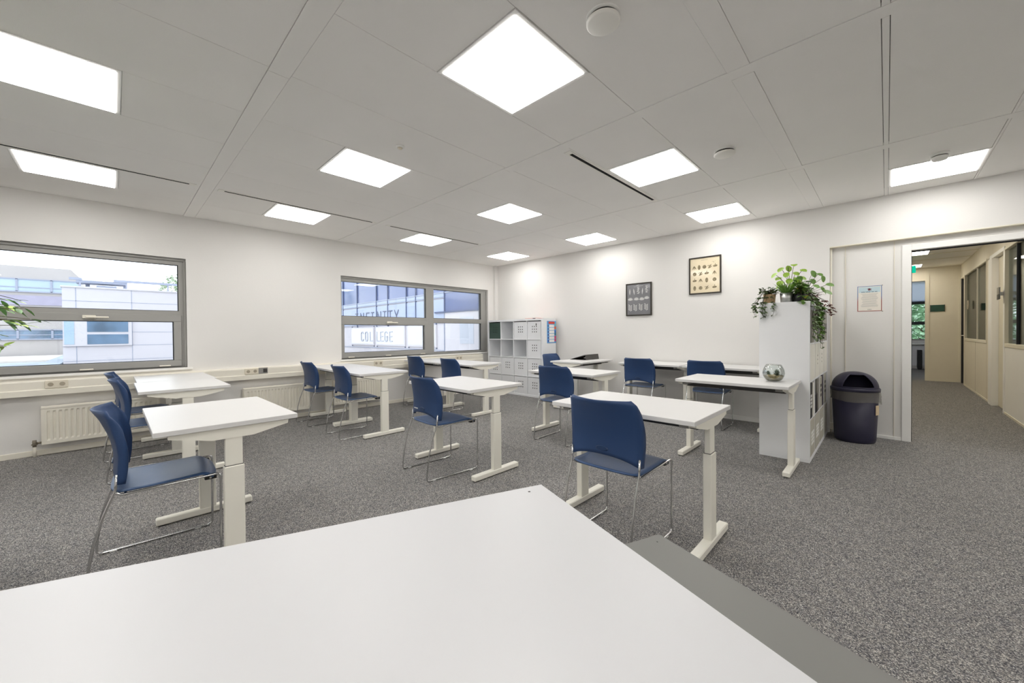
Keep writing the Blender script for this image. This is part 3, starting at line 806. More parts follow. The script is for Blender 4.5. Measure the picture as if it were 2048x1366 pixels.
# pilea
t = thing('round_leaf_plant', 'tall plant with round bright green leaves behind the silver pot', 'plant', (-.66, 4.50, ZT)); pot(t, .045, .055, .09, M['black'])
lf = new(); s = new()
for (dx, dy, z) in ((-.115, -.02, .285), (-.09, .03, .25), (-.06, -.04, .33), (-.02, .02, .345), (.03, -.02, .36), (.09, .0, .305), (.045, -.05, .275), (-.02, -.05, .275),
                    (-.07, -.05, .20), (.0, -.04, .215), (.03, .03, .23), (-.09, .02, .17), (.06, -.06, .20), (-.05, -.06, .155), (.08, .04, .24), (.015, -.06, .165)):
    tip = Vector((dx*1.02, dy, z)); mid = Vector((dx*.3, dy*.3, z*.75))
    path = [Vector((0, 0, .08))*(1-u)**2+mid*2*u*(1-u)+tip*u*u for u in (0, .25, .5, .75, 1)]; add_tube(s, path, .0022, 6)
    a = rnd(0, 2*PI); d = Vector((dx*6+rnd(-.5, .5), dy*4-.15+rnd(-.3, .3), rnd(-.75, -.2))).normalized()
    add_leaf(lf, tip-d*.02, d, (.1, -.45, .9), rnd(.056, .066), rnd(.052, .060), .10, True)
obj('foliage', lf, G1, t); obj('stem', s, STEM, t)
# black pot with yellow flower and broad leaves
t = ivy('broad-leaved plant with yellow blooms in a black square pot', -.575, 4.38, .042, .075, M['black'], G2, 34, 4, [(1, -.3, .06), (.4, -1, .09)], .05, .05, .085, None, .13)
fl = new()
for (dx, dy, z) in ((-.022, -.03, .10), (-.01, -.045, .115), (.05, -.06, .03), (.062, -.05, .045)):
    for k in range(6): add_leaf(fl, (dx, dy, z), (math.cos(k*PI/3), math.sin(k*PI/3), .6), (0, 0, 1), .018, .012)
obj('flower', fl, YEL, t)
# monstera-like leaves
t = thing('broad_leaf_plant', 'plant with big oval grey-green leaves at the shelf\'s outer corner', 'plant', (-.555, 4.62, ZT)); pot(t, .045, .05, .08, M['darkgrey'])
lf = new(); s = new()
for (dx, dy, z) in ((-.06, -.1, .20), (-.01, -.12, .17), (.06, -.08, .28), (.10, -.05, .265), (.13, -.05, .225), (.085, -.12, .15), (.12, .02, .13), (.14, .1, .11), (.05, -.02, .21), (.14, -.02, .10), (-.03, -.12, .235), (.16, .05, .17)):
    tip = Vector((dx, dy, z)); mid = Vector((dx*.3, dy*.3, z*.8))
    path = [Vector((0, 0, .07))*(1-u)**2+mid*2*u*(1-u)+tip*u*u for u in (0, .3, .6, 1)]; add_tube(s, path, .0018, 5)
    d = Vector((dx*3+rnd(-.3, .3), dy*2+rnd(-.3, .3), rnd(-.7, -.1))).normalized(); add_leaf(lf, tip-d*.02, d, (.3, -.6, .75), rnd(.058, .078), rnd(.044, .058), .2, True)
obj('foliage', lf, G2, t); obj('stem', s, STEM, t)
ivy('variegated ivy hanging down in front of the shelf\'s top row', -.575, 4.50, .045, .075, M['darkgrey'], G4, 30, 12, [(1, -.1, .098), (1, .3, .1), (1, -.5, .1)], .040, .40, .09, '+x', .09)
ivy('dense green trailing plant hanging over the shelf\'s corridor side', -.575, 4.72, .045, .075, M['darkgrey'], G2, 30, 18, [(1, .0, .098), (1, .3, .1), (1, -.3, .1)], .040, .36, .09, '+x', .08)
ivy('dark trailing plant with thin hanging stems at the shelf front', -.575, 4.90, .045, .075, M['darkgrey'], G3, 16, 10, [(1, .1, .1), (1, .5, .11), (1, -.2, .1)], .03, .47, .08, '+x', .05)
ivy('reddish-leaved trailing plant on the shelf near the wall', -.575, 5.18, .045, .075, M['darkgrey'], G5, 14, 4, [(1, -.2, .13), (1, .3, .14)], .04, .14, .10, '+x', .07)

# ------------------------------------------------------------------ glass bowl terrarium
t = thing('terrarium', 'round glass bowl of small succulents standing on the desk', 'terrarium', (-.712, 4.03, .735))
prof = [(.0, .002), (.045, .002), (.062, .016), (.078, .045), (.083, .072), (.078, .105), (.064, .135), (.056, .148), (.054, .146), (.062, .133), (.0755, .104), (.080, .072), (.075, .046), (.059, .018), (.043, .006), (0, .006)]
b = new(); add_lathe(b, prof, 40); obj('bowl', b, M['bowlglass'], t)
b = new(); add_lathe(b, [(0, .007), (.042, .007), (.058, .019), (.073, .046), (.074, .05), (.05, .052), (0, .054)], 32); obj('sand', b, mat('terrarium_sand', (158, 142, 98), .95, var=.35, vscale=60, bump=.5, bscale=150), t)
SU = mat('succulent_green', (84, 100, 82), .5, var=.2, vscale=30)
for (dx, dy, s_) in ((.026, -.01, 1.1), (-.040, -.005, .8)):
    b = new()
    for k in range(34):
        a = k*2.4; e = .25+1.1*(k/34.0); add_leaf(b, (dx, dy, .052), (math.cos(a)*(1.25-e*.75), math.sin(a)*(1.25-e*.75), e), (0, 0, 1), .05*s_*(.75+.35*k/34), .012*s_, -.1)
    obj('succulent', b, SU, t)
b = new()
for k in range(26):
    a = rnd(0, 2*PI); r_ = rnd(.01, .06); bmesh.ops.create_icosphere(b, subdivisions=1, radius=rnd(.004, .009), matrix=Matrix.Translation((r_*math.cos(a), r_*math.sin(a), .054)))
p = obj('pebbles', b, mat('pebble', (196, 182, 150), .7, var=.2, vscale=20), t); p['kind'] = 'stuff'

# ------------------------------------------------------------------ waste bin
t = thing('waste_bin', 'dark navy domed waste bin with a clear bag, by the opening', 'bin', (-.245, 5.525, 0))
b = new(); add_lathe(b, [(.0, .0), (.160, .0), (.168, .012), (.172, .04), (.192, .54), (.184, .54), (.165, .03), (0, .02)], 48); obj('body', b, M['navy'], t)
b = new(); add_lathe(b, [(.190, .535), (.204, .535), (.206, .562), (.198, .572), (.190, .572)], 48); rim = obj('rim', b, M['navy'], t)
# dome with an opening towards the camera and right
b = new(); rows = []
ca = math.atan2(-5.5, .25)+.18
NI, NO = 36, 72; VS = [0, .02, .05]+[.05+.59*k/20 for k in range(1, 21)]+[.64+.36*k/14 for k in range(1, 15)]
for v in VS:
    ph = v*PI/2; row = []; dm_ = .74-.30*min(max(v, .05), .64)-.10*max(0, v-.5)
    r_ = .192*max(0, math.cos(ph))**.9; z = .572+.165*math.sin(ph)
    for i in range(NI+NO):
        d = dm_*(-1+2*i/NI) if i <= NI else dm_+(2*PI-2*dm_)*(i-NI)/NO
        row.append(b.verts.new((r_*math.cos(ca+d), r_*math.sin(ca+d), z)))
    rows.append(row)
for j in range(len(VS)-1):
    for i in range(NI+NO):
        if i < NI and .045 < VS[j] < .635: continue
        f = b.faces.new((rows[j][i], rows[j][(i+1) % (NI+NO)], rows[j+1][(i+1) % (NI+NO)], rows[j+1][i])); f.smooth = True
bmesh.ops.remove_doubles(b, verts=b.verts, dist=1e-5)
dm = obj('lid', b, M['navy'], t); md = dm.modifiers.new('thick', 'SOLIDIFY'); md.thickness = .005; md.offset = -1
b = new(); rows = []
for j in range(9):
    ph = j/8; rows.append([b.verts.new(((.03+.06*(1-ph))*math.cos(ca)-(i/20-.5)*.30*math.sin(ca)*(1-.5*ph), (.03+.06*(1-ph))*math.sin(ca)+(i/20-.5)*.30*math.cos(ca)*(1-.5*ph), .545+.165*ph)) for i in range(21)])
for j in range(8):
    for i in range(20): f = b.faces.new((rows[j][i], rows[j][i+1], rows[j+1][i+1], rows[j+1][i])); f.smooth = True
obj('dark_plate', b, M['navyin'], dm)  # plate deep inside, its near-black stands in for the shaded bin interior
b = new(); rows = []; NB = 72
for j, (z, r_) in enumerate(((.536, .2025), (.52, .2035), (.50, .2025), (.478, .2005), (.455, .199), (.435, .198))):
    row = []
    for i in range(NB):
        a = 2*PI*i/NB; w = .004*math.sin(a*17+1.7*j)+.0025*math.sin(a*31+2.3*j)+.002*math.sin(a*53-3*j); dz = (-.03*max(0, math.cos(a+.1))**6-.008*math.sin(a*3))*(j/5.0); 
        bul = .012*max(0, math.cos(a+.15))**8*(j/5.0)
        row.append(b.verts.new(((r_+w*(j/5.0)+bul)*math.cos(a), (r_+w*(j/5.0)+bul)*math.sin(a), z+dz)))
    rows.append(row)
for j in range(5):
    for i in range(NB): f = b.faces.new((rows[j][i], rows[j][(i+1) % NB], rows[j+1][(i+1) % NB], rows[j+1][i])); f.smooth = True
obj('bag', b, M['bag'], t)
b = new(); add_box(b, (.186, -.03, .30), (.192, .03, .40), .002, 1, Matrix.Rotation(-.35, 4, 'Z')); st = obj('sticker', b, mat('bin_sticker', (226, 204, 170), .5, var=.05), t)

# pipes left of the recess
t = thing('cable_conduit', 'thin white conduit rising beside the tall shelf', 'conduit', (-.462, BY+.03, 0))
b = new(); add_tube(b, [(0, 0, 0), (0, 0, 2.12)], .009, 10); obj('pipe', b, M['cream'], t)
b = new(); add_box(b, (-.018, -.016, .03), (.022, .016, .11), .004); obj('box', b, M['cream'], t)

# ------------------------------------------------------------------ pictures and notice
def rect_frame(bm, w, h, t_, d):
    add_box(bm, (0, -d, 0), (t_, 0, h)); add_box(bm, (w-t_, -d, 0), (w, 0, h)); add_box(bm, (t_, -d, 0), (w-t_, 0, t_)); add_box(bm, (t_, -d, h-t_), (w-t_, 0, h))
def flat(bm, pts, y):
    vs = [bm.verts.new((p[0], y, p[1])) for p in pts]
    f = bm.faces.new(vs); f.normal_update()
    if f.normal.y > 0: f.normal_flip()
def ell(cx, cz, rx, rz, rot=0, n=12):
    return [(cx+rx*math.cos(2*PI*k/n)*math.cos(rot)-rz*math.sin(2*PI*k/n)*math.sin(rot), cz+rx*math.cos(2*PI*k/n)*math.sin(rot)+rz*math.sin(2*PI*k/n)*math.cos(rot)) for k in range(n)]
def lens(cx, cz, L, W, rot):
    P = []
    for k in range(7): u = k/6; P.append((L*(u-.5), W*math.sin(PI*u)/2))
    for k in range(5, 0, -1): u = k/6; P.append((L*(u-.5), -W*math.sin(PI*u)/2))
    return [(cx+a*math.cos(rot)-b_*math.sin(rot), cz+a*math.sin(rot)+b_*math.cos(rot)) for a, b_ in P]
FRB = mat('black_picture_frame', (46, 40, 32), .4, var=.04)
PG = mat('grey_print_paper', (124, 124, 128), .12, spec=.5, var=.08, vscale=5, coat=.5); PGI = mat('grey_print_leaf', (196, 196, 194), .3, var=.12, vscale=60)
PC = mat('cream_print_paper', (228, 214, 184), .12, spec=.5, var=.04, vscale=5, coat=.5); PCI = mat('print_ink', (136, 124, 98), .4, var=.35, vscale=50)
t = thing('framed_print', 'smaller framed print of pale leaves on grey paper', 'picture', (-3.008, BY, 1.436), 0, None)
w, h = .422, .512
b = new(); rect_frame(b, w, h, .017, .022); obj('frame', b, FRB, t)
b = new(); add_box(b, (.016, -.014, .016), (w-.016, -.002, h-.016)); pr = obj('print', b, PG, t)
b = new(); ly = -.0145
for k, (x, z) in enumerate(((.065, .39), (.135, .39), (.205, .395), (.275, .39), (.345, .405))):
    if k in (0, 1, 3): flat(b, lens(x, z-.01, .105, .018, PI/2+rnd(-.15, .15)), ly)
    else:
        for q in range(7): flat(b, lens(x+rnd(-.015, .015), z+.05-.016*q, .045, .012, rnd(-.5, .5)), ly-.0001*q)
for k, (x, z) in enumerate(((.075, .265), (.175, .265), (.265, .262), (.345, .275))):
    for q in range(9):
        a = PI*(.1+.8*q/8); flat(b, lens(x+.022*math.cos(a), z-.02+.022*math.sin(a), .055, .013, a), ly-.0001*q)
for k, (x, z) in enumerate(((.07, .125), (.155, .125), (.245, .13), (.335, .13))):
    for q in range(8):
        sd = 1 if q % 2 else -1; flat(b, lens(x+sd*.016, z+.045-.012*q, .045, .014, sd*.7), ly-.0001*q)
flat(b, lens(.2, .478, .06, .008, .1), ly); flat(b, [(.13, .455), (.285, .462), (.285, .465), (.13, .458)], ly); flat(b, [(.16, .470), (.25, .474), (.25, .476), (.16, .472)], ly)
obj('illustration', b, PGI, pr)
t = thing('framed_print', 'larger framed print of dark seed pods on cream paper', 'picture', (-2.030, BY, 1.704), 0, None)
w, h = .419, .517
b = new(); rect_frame(b, w, h, .017, .022); obj('frame', b, FRB, t)
b = new(); add_box(b, (.016, -.014, .016), (w-.016, -.002, h-.016)); pr = obj('print', b, PC, t)
b = new()
for r_, z in enumerate((.375, .285, .19, .085)):
    for k, x in enumerate((.075, .155, .235, .335) if r_ else (.07, .135, .205, .275, .345)):
        kind = (k+r_*2) % 5
        if kind == 0:
            for q in (-1, 0, 1): flat(b, lens(x+q*.013, z, .06, .012, PI/2+q*.45), ly-.0001*q)
        elif kind == 1: flat(b, ell(x, z, .019, .034), ly)
        elif kind == 2: flat(b, ell(x, z, .026, .026, PI/4, 8), ly)
        elif kind == 3:
            flat(b, lens(x, z, .075, .018, .9), ly); flat(b, lens(x+.01, z-.012, .06, .010, .6), ly-.0002); flat(b, lens(x-.016, z+.012, .04, .008, .2), ly-.0003)
        else: flat(b, ell(x, z, .029, .015, .1), ly); flat(b, lens(x, z+.025, .03, .008, 1.2), ly)
flat(b, [(.16, .468), (.25, .470), (.25, .473), (.16, .471)], ly)
for q in range(5): flat(b, ell(.325+rnd(-.02, .02), .435+rnd(-.012, .012), .004, .003), ly)
obj('illustration', b, PCI, pr)

t = thing('notice', 'paper notice with blue to red border on the partition beside the opening', 'notice', (-.236, BY+.055, 1.386))
w, h = .198, .279
NP = bpy.data.materials.new('notice_border'); NP.use_nodes = True; nt = NP.node_tree; bs = nt.nodes['Principled BSDF']; bs.inputs['Roughness'].default_value = .6
tc = nt.nodes.new('ShaderNodeTexCoord'); sp = nt.nodes.new('ShaderNodeSeparateXYZ'); rp = nt.nodes.new('ShaderNodeValToRGB')
rp.color_ramp.elements[0].position = .40; rp.color_ramp.elements[0].color = lin(156, 74, 66); rp.color_ramp.elements[1].position = .60; rp.color_ramp.elements[1].color = lin(104, 132, 176)
nt.links.new(tc.outputs['Generated'], sp.inputs[0]); nt.links.new(sp.outputs[2], rp.inputs[0]); nt.links.new(rp.outputs[0], bs.inputs['Base Color'])
b = new(); add_box(b, (0, -.0015, 0), (w, 0, h)); obj('border', b, NP, t)
b = new(); add_box(b, (.006, -.002, .006), (w-.006, -.001, h-.006)); pp = obj('paper', b, mat('notice_paper', (234, 228, 218), .7, var=.01), t)
b = new(); add_box(b, (.012, -.0023, h-.072), (w-.012, -.0019, h-.012)); obj('heading_panel', b, mat('notice_head', (196, 216, 222), .7, var=.03), pp)
CAPM = mat('notice_cap', (106, 52, 58), .6, var=.05)
b = new(); flat(b, [(.078, .246), (.098, .254), (.118, .246), (.098, .240)], -.0026); flat(b, [(.086, .241), (.110, .241), (.108, .229), (.088, .229)], -.0025); flat(b, [(.113, .246), (.115, .246), (.115, .224), (.113, .224)], -.0026); obj('cap_emblem', b, CAPM, pp)
INK = mat('notice_ink', (58, 84, 110), .6, var=.05); INK2 = mat('notice_grey_ink', (178, 176, 173), .6, var=.05)
b = new()
x = .034
for wd in (.030, .042, .022, .024): 
    n_ = int(wd/.005)
    for q in range(n_): flat(b, [(x+q*.005, .209+(.002 if q % 2 else 0)), (x+q*.005+.0036, .209), (x+q*.005+.0036, .218), (x+q*.005, .216+(.003 if q % 3 == 0 else 0))], -.0026)
    x += wd+.005
obj('title', b, INK, pp)
b = new()
for k in range(13):
    a = .028+rnd(0, .02); z = .192-.0118*k; flat(b, [(a, z), (w-a, z), (w-a, z+.0035), (a, z+.0035)], -.0024)
obj('text', b, INK2, pp)
b = new()
for cx in (.092, .108):
    o_ = ell(cx, .020, .008, .005, 0, 14); i_ = ell(cx, .020, .0062, .0035, 0, 14)
    vo = [b.verts.new((p[0], -.0025, p[1])) for p in o_]; vi = [b.verts.new((p[0], -.0025, p[1])) for p in i_]
    for k in range(14): b.faces.new((vo[k], vo[(k+1) % 14], vi[(k+1) % 14], vi[k]))
obj('glasses_emblem', b, M['darkgrey'], pp)
b = new(); add_box(b, (w-.002, -.003, h-.004), (w+.008, -.0012, h+.004)); add_box(b, (w-.002, -.003, -.008), (w+.010, -.0012, .001)); obj('tape', b, GREYB, t)

# ------------------------------------------------------------------ ficus at left, leaf plant at right
t = thing('ficus_tree', 'leafy green ficus reaching in at the left edge by the window', 'plant', (-2.98, -.615, 0))
b = new(); add_lathe(b, [(.13, 0), (.17, .30), (.155, .30), (.15, .26), (0, .26)], 32); obj('pot', b, M['darkgrey'], t)
s = new(); add_tube(s, [(0, 0, .25), (.02, .01, .6), (-.01, .02, 1.0), (.0, .0, 1.42)], .018, 8, .01)
lfa = new(); lfb = new()
for k in range(90):
    a = rnd(0, 2*PI); el = rnd(-.5, 1.1); R_ = rnd(.22, .38); o0 = Vector((0, 0, rnd(1.16, 1.42)))
    tip = o0+Vector((math.cos(a)*math.cos(el), math.sin(a)*math.cos(el), math.sin(el)*.6))*R_
    add_tube(s, [o0, (o0+tip)/2+Vector((0, 0, .03)), tip], .003, 5, .0012)
    for q in range(9):
        u = rnd(.3, 1.05); p = o0+(tip-o0)*u; d = Vector((math.cos(a+rnd(-1.3, 1.3)), math.sin(a+rnd(-1.3, 1.3)), rnd(-.8, .4)))
        add_leaf(lfa if random.random() < .6 else lfb, p, d, (0, 0, 1), rnd(.045, .07), rnd(.018, .026), .2)
obj('trunk', s, STEM, t); obj('foliage', lfa, mat('ficus_leaf', (126, 172, 112), .4, var=.2, vscale=10), t); obj('young_foliage', lfb, mat('ficus_leaf_young', (182, 216, 96), .4, var=.15, vscale=10), t)
t = thing('strap_leaf_plant', 'potted plant whose single green leaf tip enters at the right edge', 'plant', (.98, 3.5, 0))
b = new(); add_lathe(b, [(.11, 0), (.14, .26), (.125, .26), (.12, .23), (0, .23)], 28); obj('pot', b, M['white'], t)
lf = new(); add_leaf(lf, (0, 0, .62), (-1, 0, .62), (0, 0, 1), .49, .05, .13)
for k in range(13):
    a = -1.9+k*.30; add_leaf(lf, (0, 0, .24), (math.cos(a)*.45, math.sin(a)*.45, 1), (0, 0, 1), rnd(.45, .62), .05, .25)
add_tube(lf, [(0, 0, .2), (0, 0, .63)], .008, 6)
obj('foliage', lf, G1, t)

# ------------------------------------------------------------------ corridor beyond the opening
CH = 2.61; CX = 1.18; CY0 = BY+.16
bm = new(); add_box(bm, (-2.2, CY0, CH), (4.2, 17.1, CH+.1)); struct('ceiling_corridor', bm, M['ceil'])
bm = new()
for yy in (7.1, 8.9, 10.75, 11.6, 12.9): add_box(bm, (-.7, yy, CH-.004), (CX, yy+.05, CH), .001)
struct('trim_8', bm, M['cortrim'])
bm = new(); add_box(bm, (-.85, CY0, 0), (-.75, 13.1, CH)); struct('wall_corridor_left', bm, M['corwall'])
bm = new()   # solid parts of the right side
add_box(bm, (CX, CY0, 2.30), (CX+.09, 13.1, CH)); add_box(bm, (CX, 9.66, .03), (CX+.08, 12.46, .945))
add_box(bm, (CX, 9.66, .03), (CX+.09, 9.985, 2.31)); bmn = new(); add_box(bmn, (CX, CY0, .03), (CX+.08, 8.60, .93)); add_box(bmn, (CX, CY0, .93), (CX+.08, CY0+.12, 2.31)); struct('wall_corridor_near', bmn, M['white'])
struct('wall_corridor_right', bm, M['corwall'])
bm = new(); add_box(bm, (CX-.008, CY0, 0), (CX+.01, 8.62, .03)); add_box(bm, (CX-.008, 9.66, 0), (CX+.01, 12.46, .03)); struct('baseboard_corridor', bm, M['cortrim'])
def part_window(name, y0, y1, z0, z1, mull):
    w = struct_empty(name)
    b = new(); add_box(b, (CX-.008, y0, z0), (CX+.06, y1, z0+.05), .003); add_box(b, (CX-.008, y0, z1-.03), (CX+.06, y1, z1), .003)
    add_box(b, (CX-.008, y0, z0+.05), (CX+.06, y0+.03, z1-.03)); add_box(b, (CX-.008, y1-.03, z0+.05), (CX+.06, y1, z1-.03)); obj('frame', b, M['cortrim'], w)
    for yy in mull:
        b = new(); add_box(b, (CX+.01, yy-.012, z0), (CX+.05, yy+.012, z1)); obj('mullion', b, M['cortrim'] if y0 > 9 else M['gasket'], w)
    b = new(); add_box(b, (CX+.026, y0, z0), (CX+.032, y1, z1)); obj('pane', b, M['partglass'], w)
    return w
part_window('window_3', CY0+.12, 8.62, .93, 2.30, (8.03, 7.1))
part_window('window_4', 9.985, 12.46, .945, 2.335, (11.06,))
# seams of lower panels
bm = new(); add_box(bm, (CX-.001, 11.10, .03), (CX+.002, 11.115, .945)); add_box(bm, (CX-.001, 9.98, .03), (CX+.002, 9.99, 2.3)); struct('trim_9', bm, M['hole'])
# door 1 in right wall
d = struct_empty('door_1')
b = new(); add_box(b, (CX-.025, 9.40, 0), (CX+.10, 9.658, 2.27), .004); add_box(b, (CX-.012, 8.602, 0), (CX+.10, 8.66, 2.27), .003); add_box(b, (CX-.012, 8.62, 2.271), (CX+.10, 9.66, 2.33), .003); obj('door_frame', b, M['white'], d)
b = new(); add_box(b, (CX+.045, 8.76, .006), (CX+.085, 9.395, 2.265), .003); obj('door_leaf', b, M['cortrim'], d)
b = new(); add_box(b, (CX+.05, 8.66, .0), (CX+.09, 8.755, 2.27)); obj('dark_gap', b, mat('brown_door_edge', (92, 74, 60), .6, var=.06), d)  # brown strip for the door edge on the hinge side
for z in (.28, 1.42, 2.0):
    b = new(); add_tube(b, [(CX+.035, 8.765, z-.05), (CX+.035, 8.765, z+.05)], .012, 8); obj('hinge', b, M['steel'], d)
# door 2 at the far corner
d = struct_empty('door_2')
b = new(); add_box(b, (CX-.01, 12.462, 0), (CX+.08, 12.52, 2.29), .003); add_box(b, (CX-.01, 13.03, 0), (CX+.08, 13.085, 2.29), .003); add_box(b, (CX-.01, 12.46, 2.29), (CX+.08, 13.1, 2.33), .003); obj('door_frame', b, M['cortrim'], d)
b = new(); add_box(b, (CX+.03, 12.52, 0), (CX+.07, 13.03, 2.29)); lf = obj('door_leaf', b, M['corwall'], d)
b = new(); add_box(b, (CX+.0, 12.95, 0), (CX+.03, 13.03, 2.29)); obj('dark_gap', b, M['gasket'], d)  # black strip for the narrow dark door edge
b = new(); add_tube(b, [(CX+.03, 12.60, 1.05), (CX-.02, 12.60, 1.05), (CX-.02, 12.72, 1.05)], .009, 8); obj('door_handle', b, M['steel'], lf)
# end wall and lintel
bm = new(); add_box(bm, (.64, 13.1, 0), (CX+.09, 13.2, CH)); add_box(bm, (-.85, 13.1, 0), (.41, 13.2, CH)); add_box(bm, (.41, 13.1, 2.313), (.64, 13.2, CH)); struct('wall_end', bm, M['corwall'])
bm = new(); add_box(bm, (.64, 13.088, 0), (.705, 13.1, 2.56)); add_box(bm, (1.15, 13.088, 0), (CX, 13.1, 2.56)); add_box(bm, (.705, 13.088, 0), (1.15, 13.1, .05)); struct('trim_10', bm, M['cortrim'])
t = thing('sign_plate', 'dark green rectangular sign on the end wall of the corridor', 'sign', (.722, 13.1, 1.593))
b = new(); add_box(b, (0, -.014, 0), (.219, 0, .15), .003); obj('plate', b, mat('green_gloss', (44, 78, 66), .15, var=.25, vscale=6), t)
b = new(); add_box(b, (-.004, -.016, -.004), (.004, .0, .154)); add_box(b, (.215, -.016, -.004), (.223, 0, .154)); obj('edge', b, M['darkgrey'], t)
t = thing('round_sign', 'small round sign with dark figures on the partition glass', 'sign', (CX-.008, 11.95, 1.67))
b = new(); m4 = Matrix.Rotation(PI/2, 4, 'Y'); bmesh.ops.create_cone(b, cap_ends=True, segments=32, radius1=.09, radius2=.09, depth=.008, matrix=m4)
rs = obj('disc', b, mat('sign_beige', (198, 186, 160), .5, var=.02), t)
for (yy, zz) in ((.02, .03), (.02, -.035)):
    b = new(); add_box(b, (-.006, yy-.022, zz-.026), (-.0045, yy+.018, zz+.014)); bmesh.ops.create_cone(b, cap_ends=True, segments=14, radius1=.011, radius2=.011, depth=.0015, matrix=Matrix.Translation((-.0052, yy, zz+.026)) @ m4); obj('figure', b, M['darkgrey'], rs)
t = thing('sign_holder', 'small holder with dark and white cards on the near partition', 'sign', (CX-.008, 8.53, 1.59))
b = new(); add_box(b, (-.05, .02, .005), (-.042, .17, .17), .002); add_box(b, (-.05, .16, .06), (0, .17, .11)); obj('bracket', b, M['steel'], t)
b = new(); add_box(b, (-.056, .02, .0), (-.051, .165, .075)); obj('dark_card', b, M['darkgrey'], t)
b = new(); add_box(b, (-.056, .02, .08), (-.051, .165, .17)); obj('grey_card', b, GREYB, t)
t = thing('exit_sign', 'green emergency exit sign hanging in the corridor', 'sign', (.21, 11.0, 2.30))
b = new(); add_box(b, (0, -.015, 0), (.20, .015, .14), .003); obj('panel', b, M['exit'], t)
b = new(); add_box(b, (.09, -.008, .14), (.11, .008, CH-2.30)); obj('bracket', b, M['white'], t)
for (y0, y1, l) in ((6.65, 7.2, 'added corridor ceiling light hidden above the opening'), (8.4, 8.95, 'second added corridor light hidden above the opening'), (10.2, 10.75, 'corridor ceiling light panel seen past the door frame'), (12.3, 12.8, 'farther corridor ceiling light, a thin bright strip')):  # the first two are unseen lights added to brighten the corridor
    t = thing('corridor_light', l, 'ceiling light', (.0, y0, CH)); w_ = .555
    b = new(); add_box(b, (-.02, -.02, -.006), (w_+.01, 0, 0)); add_box(b, (-.02, y1-y0, -.006), (w_+.01, y1-y0+.02, 0)); add_box(b, (-.02, 0, -.006), (0, y1-y0, 0)); add_box(b, (w_, 0, -.006), (w_+.01, y1-y0, 0)); obj('frame', b, M['white'], t)
    b = new(); add_box(b, (0, 0, -.004), (w_, y1-y0, 0)); obj('diffuser', b, M['corlight'], t)
# room behind the partition
bm = new(); add_box(bm, (3.4, CY0, 0), (3.5, 13.1, CH)); add_box(bm, (CX+.09, 13.1, 0), (3.5, 13.2, CH)); add_box(bm, (CX+.09, 9.60, 0), (3.4, 9.66, CH)); struct('wall_office', bm, M['wall'])
t = thing('corridor_light', 'added ceiling light panel of the room behind the partition glass', 'ceiling light', (2.2, 7.6, CH))  # unseen light, added to brighten what lies behind the glass
b = new(); add_box(b, (0, 0, -.004), (.55, .55, 0)); obj('diffuser', b, M['corlight'], t)
t = thing('wall_cabinet', 'pale cabinet behind the partition glass at the right edge', 'cabinet', (3.05, 6.6, 1.35))
b = new(); add_box(b, (0, 0, 0), (.35, 2.6, .55), .004); obj('body', b, M['white'], t)
b = new(); add_box(b, (-.012, .01, .01), (0, 1.29, .54), .003); obj('door', b, M['white'], t)
b = new(); add_box(b, (-.012, 1.31, .01), (0, 2.59, .54), .003); obj('door', b, M['white'], t)
# far room with window
bm = new(); add_box(bm, (-2.2, 17.0, 0), (-1.2, 17.15, CH)); add_box(bm, (-1.2, 17.0, 0), (1.9, 17.15, .86)); add_box(bm, (1.9, 17, 0), (4.2, 17.15, CH)); struct('wall_far', bm, M['wall'])
bm = new(); add_box(bm, (-2.3, 13.2, 0), (-2.2, 17.15, CH)); add_box(bm, (4.1, 13.2, 0), (4.2, 17.15, CH)); struct('wall_far_sides', bm, M['wall'])
w = struct_empty('window_5')
BLIND = mat('lavender_blind', (226, 229, 240), .8, var=.02); bn = BLIND.node_tree; tl = bn.nodes.new('ShaderNodeBsdfTranslucent'); tl.inputs[0].default_value = lin(238, 241, 250); ms = bn.nodes.new('ShaderNodeMixShader'); ms.inputs[0].default_value = .85
bn.links.new(bn.nodes['Principled BSDF'].outputs[0], ms.inputs[1]); bn.links.new(tl.outputs[0], ms.inputs[2]); bn.links.new(ms.outputs[0], bn.nodes['Material Output'].inputs[0])
b = new()
DF = mat('dark_window_frame', (52, 58, 60), .5, var=.03)
for z0, z1 in ((1.335, 1.43), (1.955, 2.04)): add_box(b, (-1.2, 17.0, z0), (1.9, 17.08, z1))
for x in (-1.2, .12, 1.84): add_box(b, (x, 17.01, .86), (x+.06, 17.07, CH))
obj('frame', b, DF, w)
b = new(); add_box(b, (-1.2, 17.0, .86), (1.9, 17.08, .90)); obj('sill', b, M['grey'], w)
b = new(); add_box(b, (-1.2, 17.04, .9), (1.9, 17.048, CH)); obj('pane', b, M['pane'], w)
b = new(); add_box(b, (-1.15, 16.975, 2.03), (1.85, 16.985, 2.60)); add_box(b, (-1.15, 16.965, 2.03), (1.85, 16.99, 2.06)); obj('roller_blind', b, BLIND, w)
t = thing('window_shelf', 'white worktop under the far room window', 'shelf', (.3, 16.7, 0))
b = new(); add_box(b, (-1.2, -.1, .745), (1.2, .29, .775), .003); obj('top', b, M['white'], t)
b = new(); add_box(b, (-1.2, .2, .1), (1.2, .28, .70)); obj('back_panel', b, M['boxwhite'], t)
b = new(); add_box(b, (-.9, -.08, 0), (-.86, .29, .745)); obj('leg', b, M['white'], t)
b = new(); add_box(b, (1.1, -.08, 0), (1.14, .29, .745)); obj('leg', b, M['white'], t)
t = thing('computer_tower', 'black computer tower under the far window worktop', 'computer', (.655, 16.56, .02))
b = new(); add_box(b, (0, 0, .02), (.10, .32, .56), .006); obj('case', b, M['black'], t)
